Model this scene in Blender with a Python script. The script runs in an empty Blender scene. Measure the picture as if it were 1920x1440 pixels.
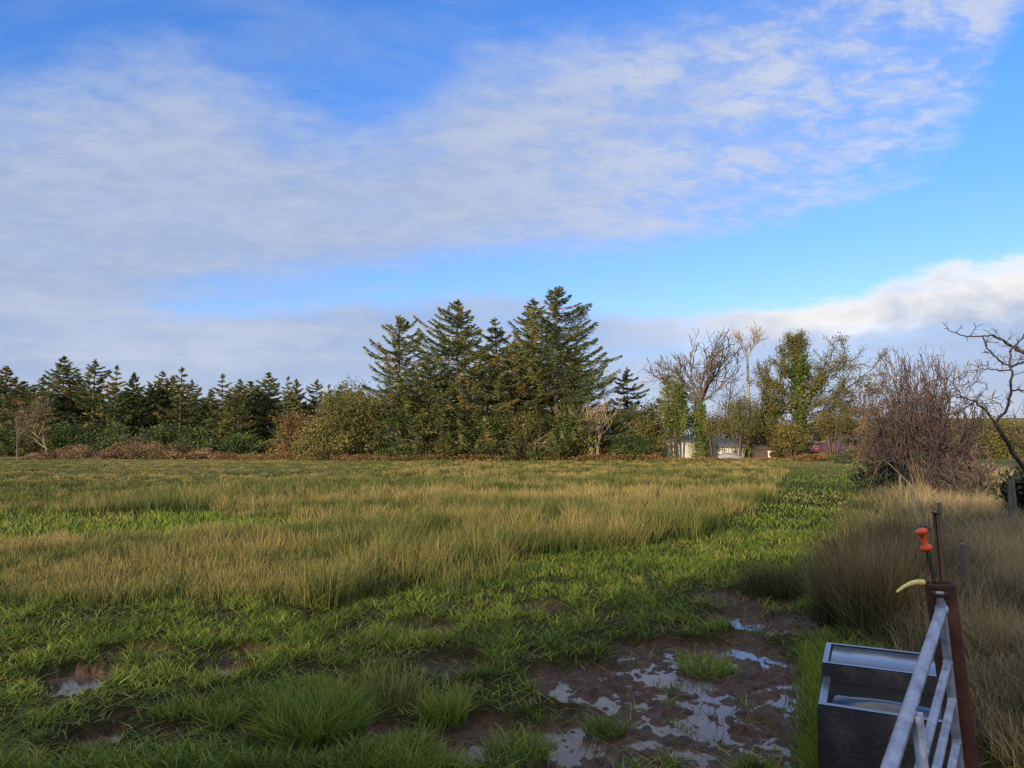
import bpy, math, random
import numpy as np
from mathutils import Vector
R = math.radians
PI = math.pi
SC = bpy.context.scene
COL = SC.collection

# ------------------------------------------------------------------ camera
CAMH = 1.72
PITCH = R(4.9)
FPX = 1332.0
cp, sp = math.cos(PITCH), math.sin(PITCH)
def ray(px, py):
    cx = (px-960)/FPX; cy = (720-py)/FPX
    return np.array([cx, cp-cy*sp, sp+cy*cp])
def at(px, py, Y):
    """point seen in that direction at distance Y in front of the viewpoint"""
    d = ray(px, py); d = d*(Y/d[1])
    return np.array([d[0], d[1], d[2]+CAMH])
def G(px, py, z=0.0):
    d = ray(px, py); t = (z-CAMH)/d[2]
    return np.array([d[0]*t, d[1]*t, z])
cam = bpy.data.cameras.new('camera'); co = bpy.data.objects.new('camera', cam); COL.objects.link(co)
cam.sensor_width = 36; cam.lens = FPX/1920*36
cam.clip_start = 0.05; cam.clip_end = 5000
co.location = (0, 0, CAMH); co.rotation_euler = (PI/2+PITCH, 0, 0)
SC.camera = co

# ------------------------------------------------------------------ render look
SC.view_settings.view_transform = 'Standard'; SC.view_settings.look = 'None'
SC.view_settings.exposure = 0.82; SC.view_settings.gamma = 1
SC.render.engine = 'CYCLES'
cy = SC.cycles
cy.use_denoising = True
try: cy.denoiser = 'OPENIMAGEDENOISE'
except Exception: pass
cy.max_bounces = 5; cy.diffuse_bounces = 3; cy.glossy_bounces = 3; cy.transmission_bounces = 3; cy.transparent_max_bounces = 6
cy.filter_width = 1.4
try: cy.denoising_prefilter = 'NONE'
except Exception: pass
cy.sample_clamp_indirect = 4
cy.use_adaptive_sampling = True

# ------------------------------------------------------------------ helpers
def tag(o, label=None, cat=None, group=None, kind=None):
    if label: o['label'] = label
    if cat: o['category'] = cat
    if group: o['group'] = group
    if kind: o['kind'] = kind
    return o
def empty(name, loc, label, cat, group=None, rz=0):
    o = bpy.data.objects.new(name, None); COL.objects.link(o)
    o.location = tuple(float(v) for v in loc); o.rotation_euler.z = rz
    o.empty_display_size = .3
    return tag(o, label, cat, group)

class MB:
    """collects triangles / quads with one float attribute 'tint' per vertex"""
    def __init__(s): s.V = []; s.F3 = []; s.F4 = []; s.T = []; s.n = 0
    def add(s, V, F, tint=0.5):
        V = np.asarray(V, float).reshape(-1, 3); F = np.asarray(F, int)
        if len(V) == 0: return
        t = np.broadcast_to(np.asarray(tint, float), (len(V),)) if np.ndim(tint) else np.full(len(V), float(tint))
        s.V.append(V); s.T.append(t)
        (s.F3 if F.shape[1] == 3 else s.F4).append(F+s.n)
        s.n += len(V)
    def tube(s, pts, radii, sides=8, tint=.5, caps=True):
        pts = np.asarray(pts, float); n = len(pts)
        radii = np.broadcast_to(np.asarray(radii, float), (n,))
        tan = np.gradient(pts, axis=0); tan /= np.linalg.norm(tan, axis=1)[:, None]+1e-9
        ref = np.array([0, 0, 1.]) if abs(tan[0][2]) < .9 else np.array([1., 0, 0])
        a = np.cross(tan, ref); a /= np.linalg.norm(a, axis=1)[:, None]+1e-9
        b = np.cross(tan, a)
        th = np.arange(sides)*2*PI/sides
        V = pts[:, None]+radii[:, None, None]*(a[:, None]*np.cos(th)[None, :, None]+b[:, None]*np.sin(th)[None, :, None])
        V = V.reshape(-1, 3)
        F = [[i*sides+j, i*sides+(j+1) % sides, (i+1)*sides+(j+1) % sides, (i+1)*sides+j] for i in range(n-1) for j in range(sides)]
        base = s.n
        s.add(V, F, tint)
        if caps:
            for i, o in ((0, 1), (n-1, 0)):
                c = pts[i]; ring = V[i*sides:(i+1)*sides]
                Vc = np.vstack([ring, c[None]])
                s.add(Vc, [[j, (j+1) % sides, sides] for j in range(sides)], tint)
    def box(s, c, size, rz=0, tint=.5, tilt=(0, 0)):
        c = np.asarray(c, float); h = np.asarray(size, float)/2
        P = np.array([[x, y, z] for z in (-1, 1) for y in (-1, 1) for x in (-1, 1)])*h
        P[:, 0] += P[:, 2]*tilt[0]; P[:, 1] += P[:, 2]*tilt[1]
        ca, sa = math.cos(rz), math.sin(rz)
        Q = P.copy(); Q[:, 0] = P[:, 0]*ca-P[:, 1]*sa; Q[:, 1] = P[:, 0]*sa+P[:, 1]*ca
        s.add(Q+c, [[0, 2, 3, 1], [4, 5, 7, 6], [0, 1, 5, 4], [2, 6, 7, 3], [0, 4, 6, 2], [1, 3, 7, 5]], tint)
    def build(s, name, mat, parent=None, smooth=False, bevel=0):
        me = bpy.data.meshes.new(name)
        V = np.concatenate(s.V).astype(np.float32); T = np.concatenate(s.T).astype(np.float32)
        f3 = np.concatenate(s.F3) if s.F3 else np.zeros((0, 3), int)
        f4 = np.concatenate(s.F4) if s.F4 else np.zeros((0, 4), int)
        me.vertices.add(len(V)); me.vertices.foreach_set('co', V.ravel())
        nl = f3.size+f4.size
        me.loops.add(nl); me.loops.foreach_set('vertex_index', np.concatenate([f3.ravel(), f4.ravel()]).astype(np.int32))
        me.polygons.add(len(f3)+len(f4))
        ls = np.concatenate([np.arange(len(f3))*3, f3.size+np.arange(len(f4))*4]).astype(np.int32)
        me.polygons.foreach_set('loop_start', ls)
        if smooth: me.polygons.foreach_set('use_smooth', np.ones(len(ls), bool))
        me.update(calc_edges=True)
        at_ = me.attributes.new('tint', 'FLOAT', 'POINT'); at_.data.foreach_set('value', T)
        me.materials.append(mat)
        o = bpy.data.objects.new(name, me); COL.objects.link(o)
        if parent: o.parent = parent
        if bevel:
            m = o.modifiers.new('bevel', 'BEVEL'); m.width = bevel; m.segments = 2; m.limit_method = 'ANGLE'
        return o

def unit(v): return v/(np.linalg.norm(v, axis=-1, keepdims=True)+1e-9)

def leaves(mb, C, size, rng, tint, flat=0.0, aspect=.6, along=None, loose=.45):
    """one kite-like leaf spray (two triangles) at every centre"""
    n = len(C)
    if n == 0: return
    a = rng.normal(size=(n, 3)); a[:, 2] *= (1-flat); a = unit(a)
    if along is not None: a = unit(along+a*loose)
    b = rng.normal(size=(n, 3)); b[:, 2] *= (1-flat); b = unit(b-a*(a*b).sum(1)[:, None])
    s = np.broadcast_to(size, (n,))[:, None]
    w = aspect*rng.uniform(.6, 1.2, (n, 1))
    V = np.stack([C-a*s*.55, C+b*s*w*.5+a*s*.08, C+a*s*.55, C-b*s*w*.5-a*s*.05], 1).reshape(-1, 3)
    F = (np.arange(n)*4)[:, None]+np.array([[0, 1, 2, 3]])
    mb.add(V, F, np.repeat(np.broadcast_to(tint, (n,)), 4))

def segs_mesh(mb, S, sides=4, tint=.5):
    """S: rows of p0(3) p1(3) r0 r1 -> open tapered prisms"""
    S = np.asarray(S, float)
    if len(S) == 0: return
    p0, p1, r0, r1 = S[:, :3], S[:, 3:6], S[:, 6], S[:, 7]
    d = unit(p1-p0)
    ref = np.where(np.abs(d[:, 2:3]) < .9, np.array([[0, 0, 1.]]), np.array([[1., 0, 0]]))
    a = unit(np.cross(d, ref)); b = np.cross(d, a)
    th = np.arange(sides)*2*PI/sides
    ring = a[:, None]*np.cos(th)[None, :, None]+b[:, None]*np.sin(th)[None, :, None]
    V = np.concatenate([p0[:, None]+ring*r0[:, None, None], p1[:, None]+ring*r1[:, None, None]], 1).reshape(-1, 3)
    base = (np.arange(len(S))*2*sides)[:, None, None]
    q = np.array([[j, (j+1) % sides, sides+(j+1) % sides, sides+j] for j in range(sides)])[None]
    F = (base+q).reshape(-1, 4)
    mb.add(V, F, tint if np.ndim(tint) == 0 else np.repeat(tint, 2*sides))

_tab = np.random.default_rng(77).random((512, 512))
def vn(x, y, s, seed=0):
    x = np.asarray(x, float)/s+seed*17.31+1000; y = np.asarray(y, float)/s+seed*9.77+1000
    xi = np.floor(x).astype(int); yi = np.floor(y).astype(int)
    fx = x-xi; fy = y-yi; fx = fx*fx*(3-2*fx); fy = fy*fy*(3-2*fy)
    g = lambda i, j: _tab[i % 512, j % 512]
    return (g(xi, yi)*(1-fx)+g(xi+1, yi)*fx)*(1-fy)+(g(xi, yi+1)*(1-fx)+g(xi+1, yi+1)*fx)*fy
def fbm(x, y, s, seed=0, o=3):
    t = 0; a = .5; n = 0
    for k in range(o):
        t = t+a*vn(x, y, s/2**k, seed+k*3); n += a; a *= .55
    return t/n
def sm(a, b, x): t = np.clip((x-a)/(b-a), 0, 1); return t*t*(3-2*t)

# ------------------------------------------------------------------ materials
def mat(name, stops, rough=.8, noise=None, spec=.3, metallic=0, transl=0, bump=None, var=.0, coat=0):
    """stops: colour ramp over the 'tint' attribute, varied by a noise"""
    m = bpy.data.materials.new(name); m.use_nodes = True; nt = m.node_tree; N = nt.nodes; L = nt.links
    b = N['Principled BSDF']; out = N['Material Output']
    b.inputs['Roughness'].default_value = rough; b.inputs['Metallic'].default_value = metallic
    b.inputs['Specular IOR Level'].default_value = spec
    if coat: b.inputs['Coat Weight'].default_value = coat; b.inputs['Coat Roughness'].default_value = .15
    at_ = N.new('ShaderNodeAttribute'); at_.attribute_name = 'tint'
    ramp = N.new('ShaderNodeValToRGB')
    el = ramp.color_ramp.elements
    while len(el) < len(stops): el.new(.5)
    for e, (p, c) in zip(el, stops): e.position = p; e.color = (*c, 1)
    fac = at_.outputs['Fac']
    tc = N.new('ShaderNodeTexCoord')
    if noise:
        sc_, amt = noise
        nz = N.new('ShaderNodeTexNoise'); nz.inputs['Scale'].default_value = sc_; nz.inputs['Detail'].default_value = 5
        L.new(tc.outputs['Object'], nz.inputs['Vector'])
        ma = N.new('ShaderNodeMath'); ma.operation = 'MULTIPLY_ADD'
        L.new(nz.outputs['Fac'], ma.inputs[0]); ma.inputs[1].default_value = amt
        sub = N.new('ShaderNodeMath'); sub.operation = 'SUBTRACT'; L.new(fac, sub.inputs[0]); sub.inputs[1].default_value = amt/2
        L.new(sub.outputs[0], ma.inputs[2]); fac = ma.outputs[0]
    L.new(fac, ramp.inputs['Fac']); L.new(ramp.outputs['Color'], b.inputs['Base Color'])
    if bump:
        nz2 = N.new('ShaderNodeTexNoise'); nz2.inputs['Scale'].default_value = bump[0]; nz2.inputs['Detail'].default_value = 6
        L.new(tc.outputs['Object'], nz2.inputs['Vector'])
        bp = N.new('ShaderNodeBump'); bp.inputs['Strength'].default_value = bump[1]; bp.inputs['Distance'].default_value = bump[2]
        L.new(nz2.outputs['Fac'], bp.inputs['Height']); L.new(bp.outputs[0], b.inputs['Normal'])
    if transl:
        tr = N.new('ShaderNodeBsdfTranslucent'); L.new(ramp.outputs['Color'], tr.inputs['Color'])
        mx = N.new('ShaderNodeMixShader'); mx.inputs[0].default_value = transl
        L.new(b.outputs[0], mx.inputs[1]); L.new(tr.outputs[0], mx.inputs[2]); L.new(mx.outputs[0], out.inputs['Surface'])
    return m

M = {}
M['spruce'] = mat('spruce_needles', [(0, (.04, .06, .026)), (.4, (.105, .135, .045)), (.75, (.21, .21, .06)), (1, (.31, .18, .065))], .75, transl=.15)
M['bark'] = mat('bark', [(0, (.05, .04, .03)), (1, (.16, .13, .09))], .9, noise=(3, .8), bump=(12, .6, .05))
M['pale_bark'] = mat('pale_bark', [(0, (.16, .13, .09)), (1, (.42, .36, .27))], .9, noise=(3, .8))
M['twig'] = mat('twig', [(0, (.055, .042, .03)), (1, (.18, .135, .085))], .85, noise=(2, .6))
M['palegold'] = mat('pale_twig', [(0, (.16, .11, .06)), (1, (.40, .30, .18))], .85, noise=(2, .6))
M['purple_twig'] = mat('purple_twig', [(0, (.035, .026, .026)), (.6, (.075, .054, .050)), (1, (.17, .125, .09))], .8, noise=(1.5, .5))
M['dark_twig'] = mat('dark_twig', [(0, (.03, .024, .024)), (1, (.09, .07, .06))], .8, noise=(8, .6))
M['ivy'] = mat('ivy_leaves', [(0, (.03, .05, .012)), (.5, (.085, .125, .02)), (1, (.20, .22, .04))], .5, transl=.2, spec=.4)
M['olive'] = mat('olive_leaves', [(0, (.05, .055, .015)), (.5, (.12, .12, .03)), (1, (.24, .19, .055))], .7, transl=.2)
M['green_leaf'] = mat('green_leaves', [(0, (.025, .05, .014)), (.5, (.06, .10, .025)), (1, (.13, .17, .04))], .6, transl=.2)
M['holly'] = mat('holly_leaves', [(0, (.012, .025, .010)), (1, (.04, .065, .02))], .5)
M['dull_rush'] = mat('dull_rushes', [(0, (.025, .036, .010)), (.4, (.075, .085, .025)), (.7, (.20, .145, .06)), (1, (.40, .27, .14))], .8, transl=.2)
M['brown_leaf'] = mat('brown_leaves', [(0, (.09, .05, .02)), (.5, (.20, .12, .04)), (1, (.33, .22, .09))], .8, transl=.2)
M['rust_leaf'] = mat('rust_leaves', [(0, (.12, .05, .02)), (.5, (.27, .11, .035)), (1, (.38, .20, .07))], .8, transl=.2)
M['bracken'] = mat('bracken', [(0, (.05, .035, .022)), (.45, (.16, .10, .05)), (.75, (.26, .17, .085)), (1, (.36, .31, .13))], .85, transl=.15)
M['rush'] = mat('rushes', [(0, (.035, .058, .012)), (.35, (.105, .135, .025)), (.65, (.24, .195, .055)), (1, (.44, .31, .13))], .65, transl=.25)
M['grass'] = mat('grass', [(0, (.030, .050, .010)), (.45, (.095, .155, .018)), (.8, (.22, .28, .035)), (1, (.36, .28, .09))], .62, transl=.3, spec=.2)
M['dry_grass'] = mat('dry_grass', [(0, (.035, .05, .014)), (.4, (.11, .10, .045)), (1, (.47, .36, .18))], .75, transl=.2)
M['rust'] = mat('rusty_steel', [(0, (.035, .014, .010)), (.55, (.095, .034, .02)), (1, (.20, .085, .045))], .75, noise=(11, 1.7), bump=(60, .5, .004), metallic=.15)
M['galv'] = mat('galvanised_steel', [(0, (.13, .14, .16)), (.45, (.30, .32, .36)), (1, (.50, .53, .58))], .45, noise=(22, 1.6), bump=(50, .15, .002), metallic=.55)
M['orange'] = mat('orange_plastic', [(0, (.45, .05, .012)), (.5, (.78, .10, .016)), (1, (.85, .15, .03))], .5, noise=(60, .9))
M['yellow'] = mat('yellow_plastic', [(0, (.45, .32, .10)), (.45, (.74, .56, .14)), (1, (.84, .72, .34))], .5, noise=(45, .9))
M['wire'] = mat('dark_wire', [(0, (.02, .02, .022)), (1, (.07, .07, .08))], .5, metallic=.5)
M['whitepl'] = mat('pale_strap', [(0, (.55, .55, .52)), (1, (.7, .7, .68))], .5)
M['concrete'] = mat('trough_concrete', [(0, (.010, .009, .008)), (.5, (.026, .023, .021)), (1, (.085, .075, .065))], .7, noise=(6, 1.6), bump=(45, .8, .012), spec=.3)
M['rim'] = mat('wet_rim', [(0, (.03, .034, .038)), (1, (.13, .145, .165))], .22, noise=(9, .8), bump=(40, .2, .004), spec=.6)
M['wood'] = mat('weathered_wood', [(0, (.06, .05, .038)), (1, (.20, .17, .135))], .9, noise=(9, .9))
M['wall_pale'] = mat('pale_render', [(0, (.42, .40, .31)), (1, (.74, .71, .60))], .9, noise=(1.2, .9))
M['tin'] = mat('grey_tin', [(0, (.16, .16, .155)), (1, (.32, .32, .31))], .95, spec=.05, noise=(1.5, .7))
M['red_tin'] = mat('red_tin', [(0, (.22, .055, .06)), (1, (.36, .11, .12))], .6, noise=(1.5, .8))
M['darkwall'] = mat('dark_boards', [(0, (.035, .028, .025)), (1, (.10, .075, .065))], .9, noise=(2, .9))
M['slate'] = mat('slate', [(0, (.07, .08, .10)), (1, (.15, .16, .19))], .6, noise=(2, .7))
M['white'] = mat('white_wall', [(0, (.62, .61, .57)), (1, (.80, .79, .75))], .9, noise=(1, .6))
M['glass'] = mat('window_glass', [(0, (.02, .022, .025)), (1, (.03, .03, .035))], .1, spec=.6)
M['terra'] = mat('brick', [(0, (.28, .12, .07)), (1, (.42, .22, .13))], .9, noise=(2, .8))

# ------------------------------------------------------------------ ground
MUDS = []   # (x, y, rx, ry, strength)
def mud(px, py, rpx, rpy, s=1.0):
    a = G(px, py); b = G(px+rpx, py); c = G(px, py-rpy); d = G(px, py+rpy)
    MUDS.append((a[0], (c[1]+d[1])/2, abs(b[0]-a[0]), (c[1]-d[1])/2, min(1, s+.15)))
mud(1330, 1330, 285, 92); mud(1180, 1420, 290, 90); mud(1450, 1290, 130, 90); mud(1480, 1180, 90, 28, .8)
mud(1120, 1290, 130, 40, .9); mud(1250, 1235, 120, 30, .7); mud(1390, 1140, 90, 25, .6); mud(1378, 1172, 50, 20, 1)
mud(140, 1290, 55, 40); mud(185, 1405, 40, 34, .9); mud(400, 1268, 40, 16, .9); mud(330, 1385, 44, 16, .8)
mud(465, 1385, 34, 26, .8); mud(760, 1330, 45, 22, .8); mud(700, 1400, 90, 34, .9); mud(900, 1400, 120, 60, .8)
mud(860, 1265, 70, 25, .6); mud(440, 1240, 70, 20, .5); mud(1010, 1150, 60, 14, .5); mud(800, 1190, 80, 16, .5)
mud(250, 1235, 80, 18, .5); mud(1450, 1420, 60, 60, 1); mud(560, 1440, 120, 30, .6)
mud(180, 978, 50, 6, .6)
def mudf(x, y):
    x = np.asarray(x, float); y = np.asarray(y, float)
    m = np.zeros(np.broadcast(x, y).shape)
    wob = (fbm(x, y, .5, 5)-.5)*.9
    for (cx, cy_, rx, ry, s) in MUDS:
        d = np.sqrt(((x-cx)/rx)**2+((y-cy_)/ry)**2)+wob
        m = np.maximum(m, s*sm(1.08, .72, d))
    return m
POOLS = []
for (px, py, rp, rq) in [(1001,1303,17,11),(1046,1289,14,8),(1163,1265,20,14),(1263,1247,14,12),(1075,1337,24,13),(1363,1261,16,8),(1392,1223,30,9),(1376,1172,24,13),
        (1473,1248,26,10),(1343,1297,44,12),(1214,1323,30,8),(1030,1384,30,12),(1100,1390,20,9),(1218,1394,30,14),(1470,1330,32,26),(1398,1358,26,14),(1450,1400,30,24),(1285,1378,18,12),
        (1198,1432,32,12),(1405,1426,24,16),(1166,1300,18,7),(1240,1310,30,6),(1330,1325,20,6),(1415,1300,26,8),(1500,1290,16,14),(1300,1425,20,12),(1140,1350,16,7),(1185,1365,26,9),
        (130,1275,34,16),(140,1305,22,18),(120,1330,18,8),(175,1395,22,24),(400,1262,26,10),(450,1270,16,7),(325,1385,32,9),(470,1388,14,14),(385,1330,14,8),(735,1325,12,9),(700,1432,18,8),(870,1278,16,8),(905,1400,16,10)]:
    a = G(px, py); rp *= (1.6 if px < 600 else 1); rq *= (1.5 if px < 600 else 1); POOLS.append((a[0], a[1], rp*a[1]/FPX/1.2, rq*a[1]**2/(CAMH*FPX)/1.25))
def poolf(x, y):
    w = (fbm(x, y, .10, 51, 3)-.5)*2.8; r = np.zeros(np.broadcast(x, y).shape)
    for (cx, cy_, rx, ry) in POOLS:
        k = (np.abs(x-cx) < rx*3) & (np.abs(y-cy_) < ry*3)
        if not np.any(k): continue
        d = np.sqrt(((x-cx)/rx)**2+((y-cy_)/ry)**2)+w; r = np.where(k, np.maximum(r, sm(1.5, .7, d)), r)
    return r
WATER = -.011
def hgt(x, y):
    x = np.asarray(x, float); y = np.asarray(y, float)
    m = mudf(x, y)
    near = sm(30, 14, y)
    base = (.03+.04*fbm(x, y, 1.1, 2))*near*.8 + .05*near*fbm(x, y, .25, 3) + .01
    po = .16*(.35*fbm(x, y*.8, .5, 8, 2)+.65*fbm(x, y*.9, .15, 12, 3)-.50)+.065*(fbm(x, y, .055, 9, 2)-.5) - .002
    pl = poolf(x, y); po = po*(1-.45*pl)-.017*pl; m = np.maximum(m, pl)
    return base*(1-m)+po*m
def lines(fine0, fine1, step, far0, far1, g=1.13):
    a = list(np.arange(fine0, fine1, step)); s = step
    x = a[-1]
    while x < far1: s *= g; x += s; a.append(x)
    s = step; x = a[0]; L_ = []
    while x > far0: s *= g; x -= s; L_.append(x)
    return np.array(L_[::-1]+a)
gx = lines(-4.0, 3.4, .016, -900, 1500); gy = lines(3.6, 8.0, .016, -400, 2600)
X, Y = np.meshgrid(gx, gy)
def hillz(x, y):
    """low rise of the land far away on the right"""
    az = x/np.maximum(y, 1)
    return sm(110, 420, y)*sm(.28, .52, az)*17+sm(500, 1800, y)*10*sm(-1, -.2, az)
Z = hgt(X, Y)+hillz(X, Y)-.0
mb = MB(); ny, nx = X.shape
idx = np.arange(nx*ny).reshape(ny, nx)
F = np.stack([idx[:-1, :-1], idx[:-1, 1:], idx[1:, 1:], idx[1:, :-1]], -1).reshape(-1, 4)
MU = np.maximum(mudf(X, Y), poolf(X, Y))
mb.add(np.stack([X, Y, Z], -1).reshape(-1, 3), F, MU.ravel())
def ground_mat():
    m = bpy.data.materials.new('soil_and_turf'); m.use_nodes = True; nt = m.node_tree; N = nt.nodes; L = nt.links
    b = N['Principled BSDF']
    at_ = N.new('ShaderNodeAttribute'); at_.attribute_name = 'tint'
    tc = N.new('ShaderNodeTexCoord')
    def nz(s, d=5):
        n = N.new('ShaderNodeTexNoise'); n.inputs['Scale'].default_value = s; n.inputs['Detail'].default_value = d
        L.new(tc.outputs['Object'], n.inputs['Vector']); return n.outputs['Fac']
    def ramp(f, st):
        r = N.new('ShaderNodeValToRGB'); el = r.color_ramp.elements
        while len(el) < len(st): el.new(.5)
        for e, (p, c) in zip(el, st): e.position = p; e.color = (*c, 1)
        L.new(f, r.inputs[0]); return r.outputs[0]
    turf = ramp(nz(9, 8), [(.3, (.020, .013, .007)), (.5, (.026, .024, .008)), (.7, (.035, .045, .011))])
    far = ramp(nz(.05, 7), [(.3, (.07, .085, .022)), (.5, (.14, .13, .04)), (.65, (.24, .16, .08)), (.8, (.10, .11, .03))])
    mudc = ramp(nz(14, 8), [(.3, (.024, .012, .006)), (.55, (.060, .031, .016)), (.75, (.100, .056, .030))])
    sx = N.new('ShaderNodeSeparateXYZ'); L.new(tc.outputs['Object'], sx.inputs[0])
    mr = N.new('ShaderNodeMapRange'); mr.inputs[1].default_value = 25; mr.inputs[2].default_value = 70
    L.new(sx.outputs['Y'], mr.inputs[0])
    m1 = N.new('ShaderNodeMix'); m1.data_type = 'RGBA'; L.new(mr.outputs[0], m1.inputs[0]); L.new(turf, m1.inputs[6]); L.new(far, m1.inputs[7])
    m2 = N.new('ShaderNodeMix'); m2.data_type = 'RGBA'; L.new(at_.outputs['Fac'], m2.inputs[0]); L.new(m1.outputs[2], m2.inputs[6]); L.new(mudc, m2.inputs[7])
    L.new(m2.outputs[2], b.inputs['Base Color'])
    r2 = N.new('ShaderNodeMapRange'); r2.inputs[3].default_value = .85; r2.inputs[4].default_value = .55
    r3 = N.new('ShaderNodeMapRange'); r3.inputs[3].default_value = .04; r3.inputs[4].default_value = .3; L.new(at_.outputs['Fac'], r3.inputs[0]); L.new(r3.outputs[0], b.inputs['Specular IOR Level'])
    L.new(at_.outputs['Fac'], r2.inputs[0]); L.new(r2.outputs[0], b.inputs['Roughness'])
    bp = N.new('ShaderNodeBump'); bp.inputs['Strength'].default_value = .9; bp.inputs['Distance'].default_value = .03
    L.new(nz(28, 6), bp.inputs['Height']); L.new(bp.outputs[0], b.inputs['Normal'])
    return m
tag(mb.build('ground', ground_mat(), smooth=True), 'grassy field ground with poached wet mud', kind='structure')

# puddle water: one level sheet that shows only where the trodden mud dips below it
mb = MB(); wx = np.arange(-4.3, 3.4, .04); wy = np.arange(3.6, 7.9, .04)
XX, YY = np.meshgrid(wx, wy); keep = (mudf(XX, YY) > .05) | (poolf(XX, YY) > .02)
cell = keep[:-1, :-1] | keep[1:, :-1] | keep[:-1, 1:] | keep[1:, 1:]
idx = np.arange(XX.size).reshape(XX.shape)
F = np.stack([idx[:-1, :-1], idx[:-1, 1:], idx[1:, 1:], idx[1:, :-1]], -1)[cell]
mb.add(np.stack([XX, YY, np.full_like(XX, WATER)], -1).reshape(-1, 3), F, .5)
wm = mat('puddle_water', [(0, (.07, .048, .036)), (1, (.11, .078, .06))], .06, spec=.6, bump=(7, .12, .01))
wm.node_tree.nodes['Principled BSDF'].inputs['IOR'].default_value = 1.42
tag(mb.build('puddle_water', wm), 'muddy standing water between hoof marks', kind='structure')

# ------------------------------------------------------------------ grass and rushes
def blades(mb, B, h, w, az, bend, tint0, tint1, rng, segs=3, curl=1.6):
    n = len(B); h = np.broadcast_to(h, (n,)); w = np.broadcast_to(w, (n,)); bend = np.broadcast_to(bend, (n,))
    d = np.stack([np.cos(az), np.sin(az), np.zeros(n)], 1)
    fa = rng.uniform(0, PI, n); s = np.stack([np.cos(fa), np.sin(fa), np.zeros(n)], 1)
    V = []; T = []
    for k in range(segs+1):
        t = k/segs
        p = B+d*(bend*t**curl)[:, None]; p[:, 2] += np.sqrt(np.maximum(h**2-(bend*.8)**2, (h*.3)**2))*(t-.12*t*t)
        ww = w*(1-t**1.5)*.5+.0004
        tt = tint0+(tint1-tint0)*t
        if k < segs: V += [p-s*ww[:, None], p+s*ww[:, None]]; T += [tt, tt]
        else: V += [p]; T += [tt]
    nv = 2*segs+1
    V = np.stack(V, 1).reshape(-1, 3); T = np.stack([np.broadcast_to(t_, (n,)) for t_ in T], 1).reshape(-1)
    tr = []
    for k in range(segs-1): a = 2*k; tr += [[a, a+1, a+3], [a, a+3, a+2]]
    a = 2*(segs-1); tr += [[a, a+1, a+2]]
    F = ((np.arange(n)*nv)[:, None, None]+np.array(tr)[None]).reshape(-1, 3)
    mb.add(V, F, T)

EDGE = [(-40, 8.2), (-6, 8.0), (-2.4, 8.3), (-.9, 10.2), (2.7, 12.0), (7.6, 21.8), (19, 50), (31, 80)]   # near edge of the rush bed
ex = np.array([p[0] for p in EDGE]); ey = np.array([p[1] for p in EDGE])
PATHR = [(2.3, 4.0), (2.75, 6.2), (4.7, 10.9), (11.2, 24), (21.8, 45), (38, 80)]  # right edge of the green strip
rx_ = np.array([p[0] for p in PATHR]); ry_ = np.array([p[1] for p in PATHR])
def in_rush(x, y):
    """how far (m) the point is inside the rush bed"""
    return (y-np.interp(x, ex, ey))*.6
def right_of(x, y): return x-np.interp(y, ry_, rx_)
gp = np.array([-9.6, 14.6])
def green_patch(x, y):
    d = np.sqrt(((x-gp[0])/5.6)**2+((y-gp[1])/2.9)**2)+(fbm(x, y, 1.5, 31)-.5)*1.1
    d2 = np.sqrt(((x-11)/5.)**2+((y-34)/2.0)**2)+(fbm(x, y, 2.5, 33)-.5)
    return np.maximum(sm(1.1, .8, d), .0*d2)

rng = np.random.default_rng(4)
def sample_view(n, y0, y1, power, margin=1.08, xmin=-.76, xmax=.76):
    """points on the field, denser towards the viewer"""
    u = rng.random(n); e = 1-power
    y = (y0**e+(y1**e-y0**e)*u)**(1/e)
    x = y*rng.uniform(xmin*margin, xmax*margin, n)
    return x, y
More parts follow.
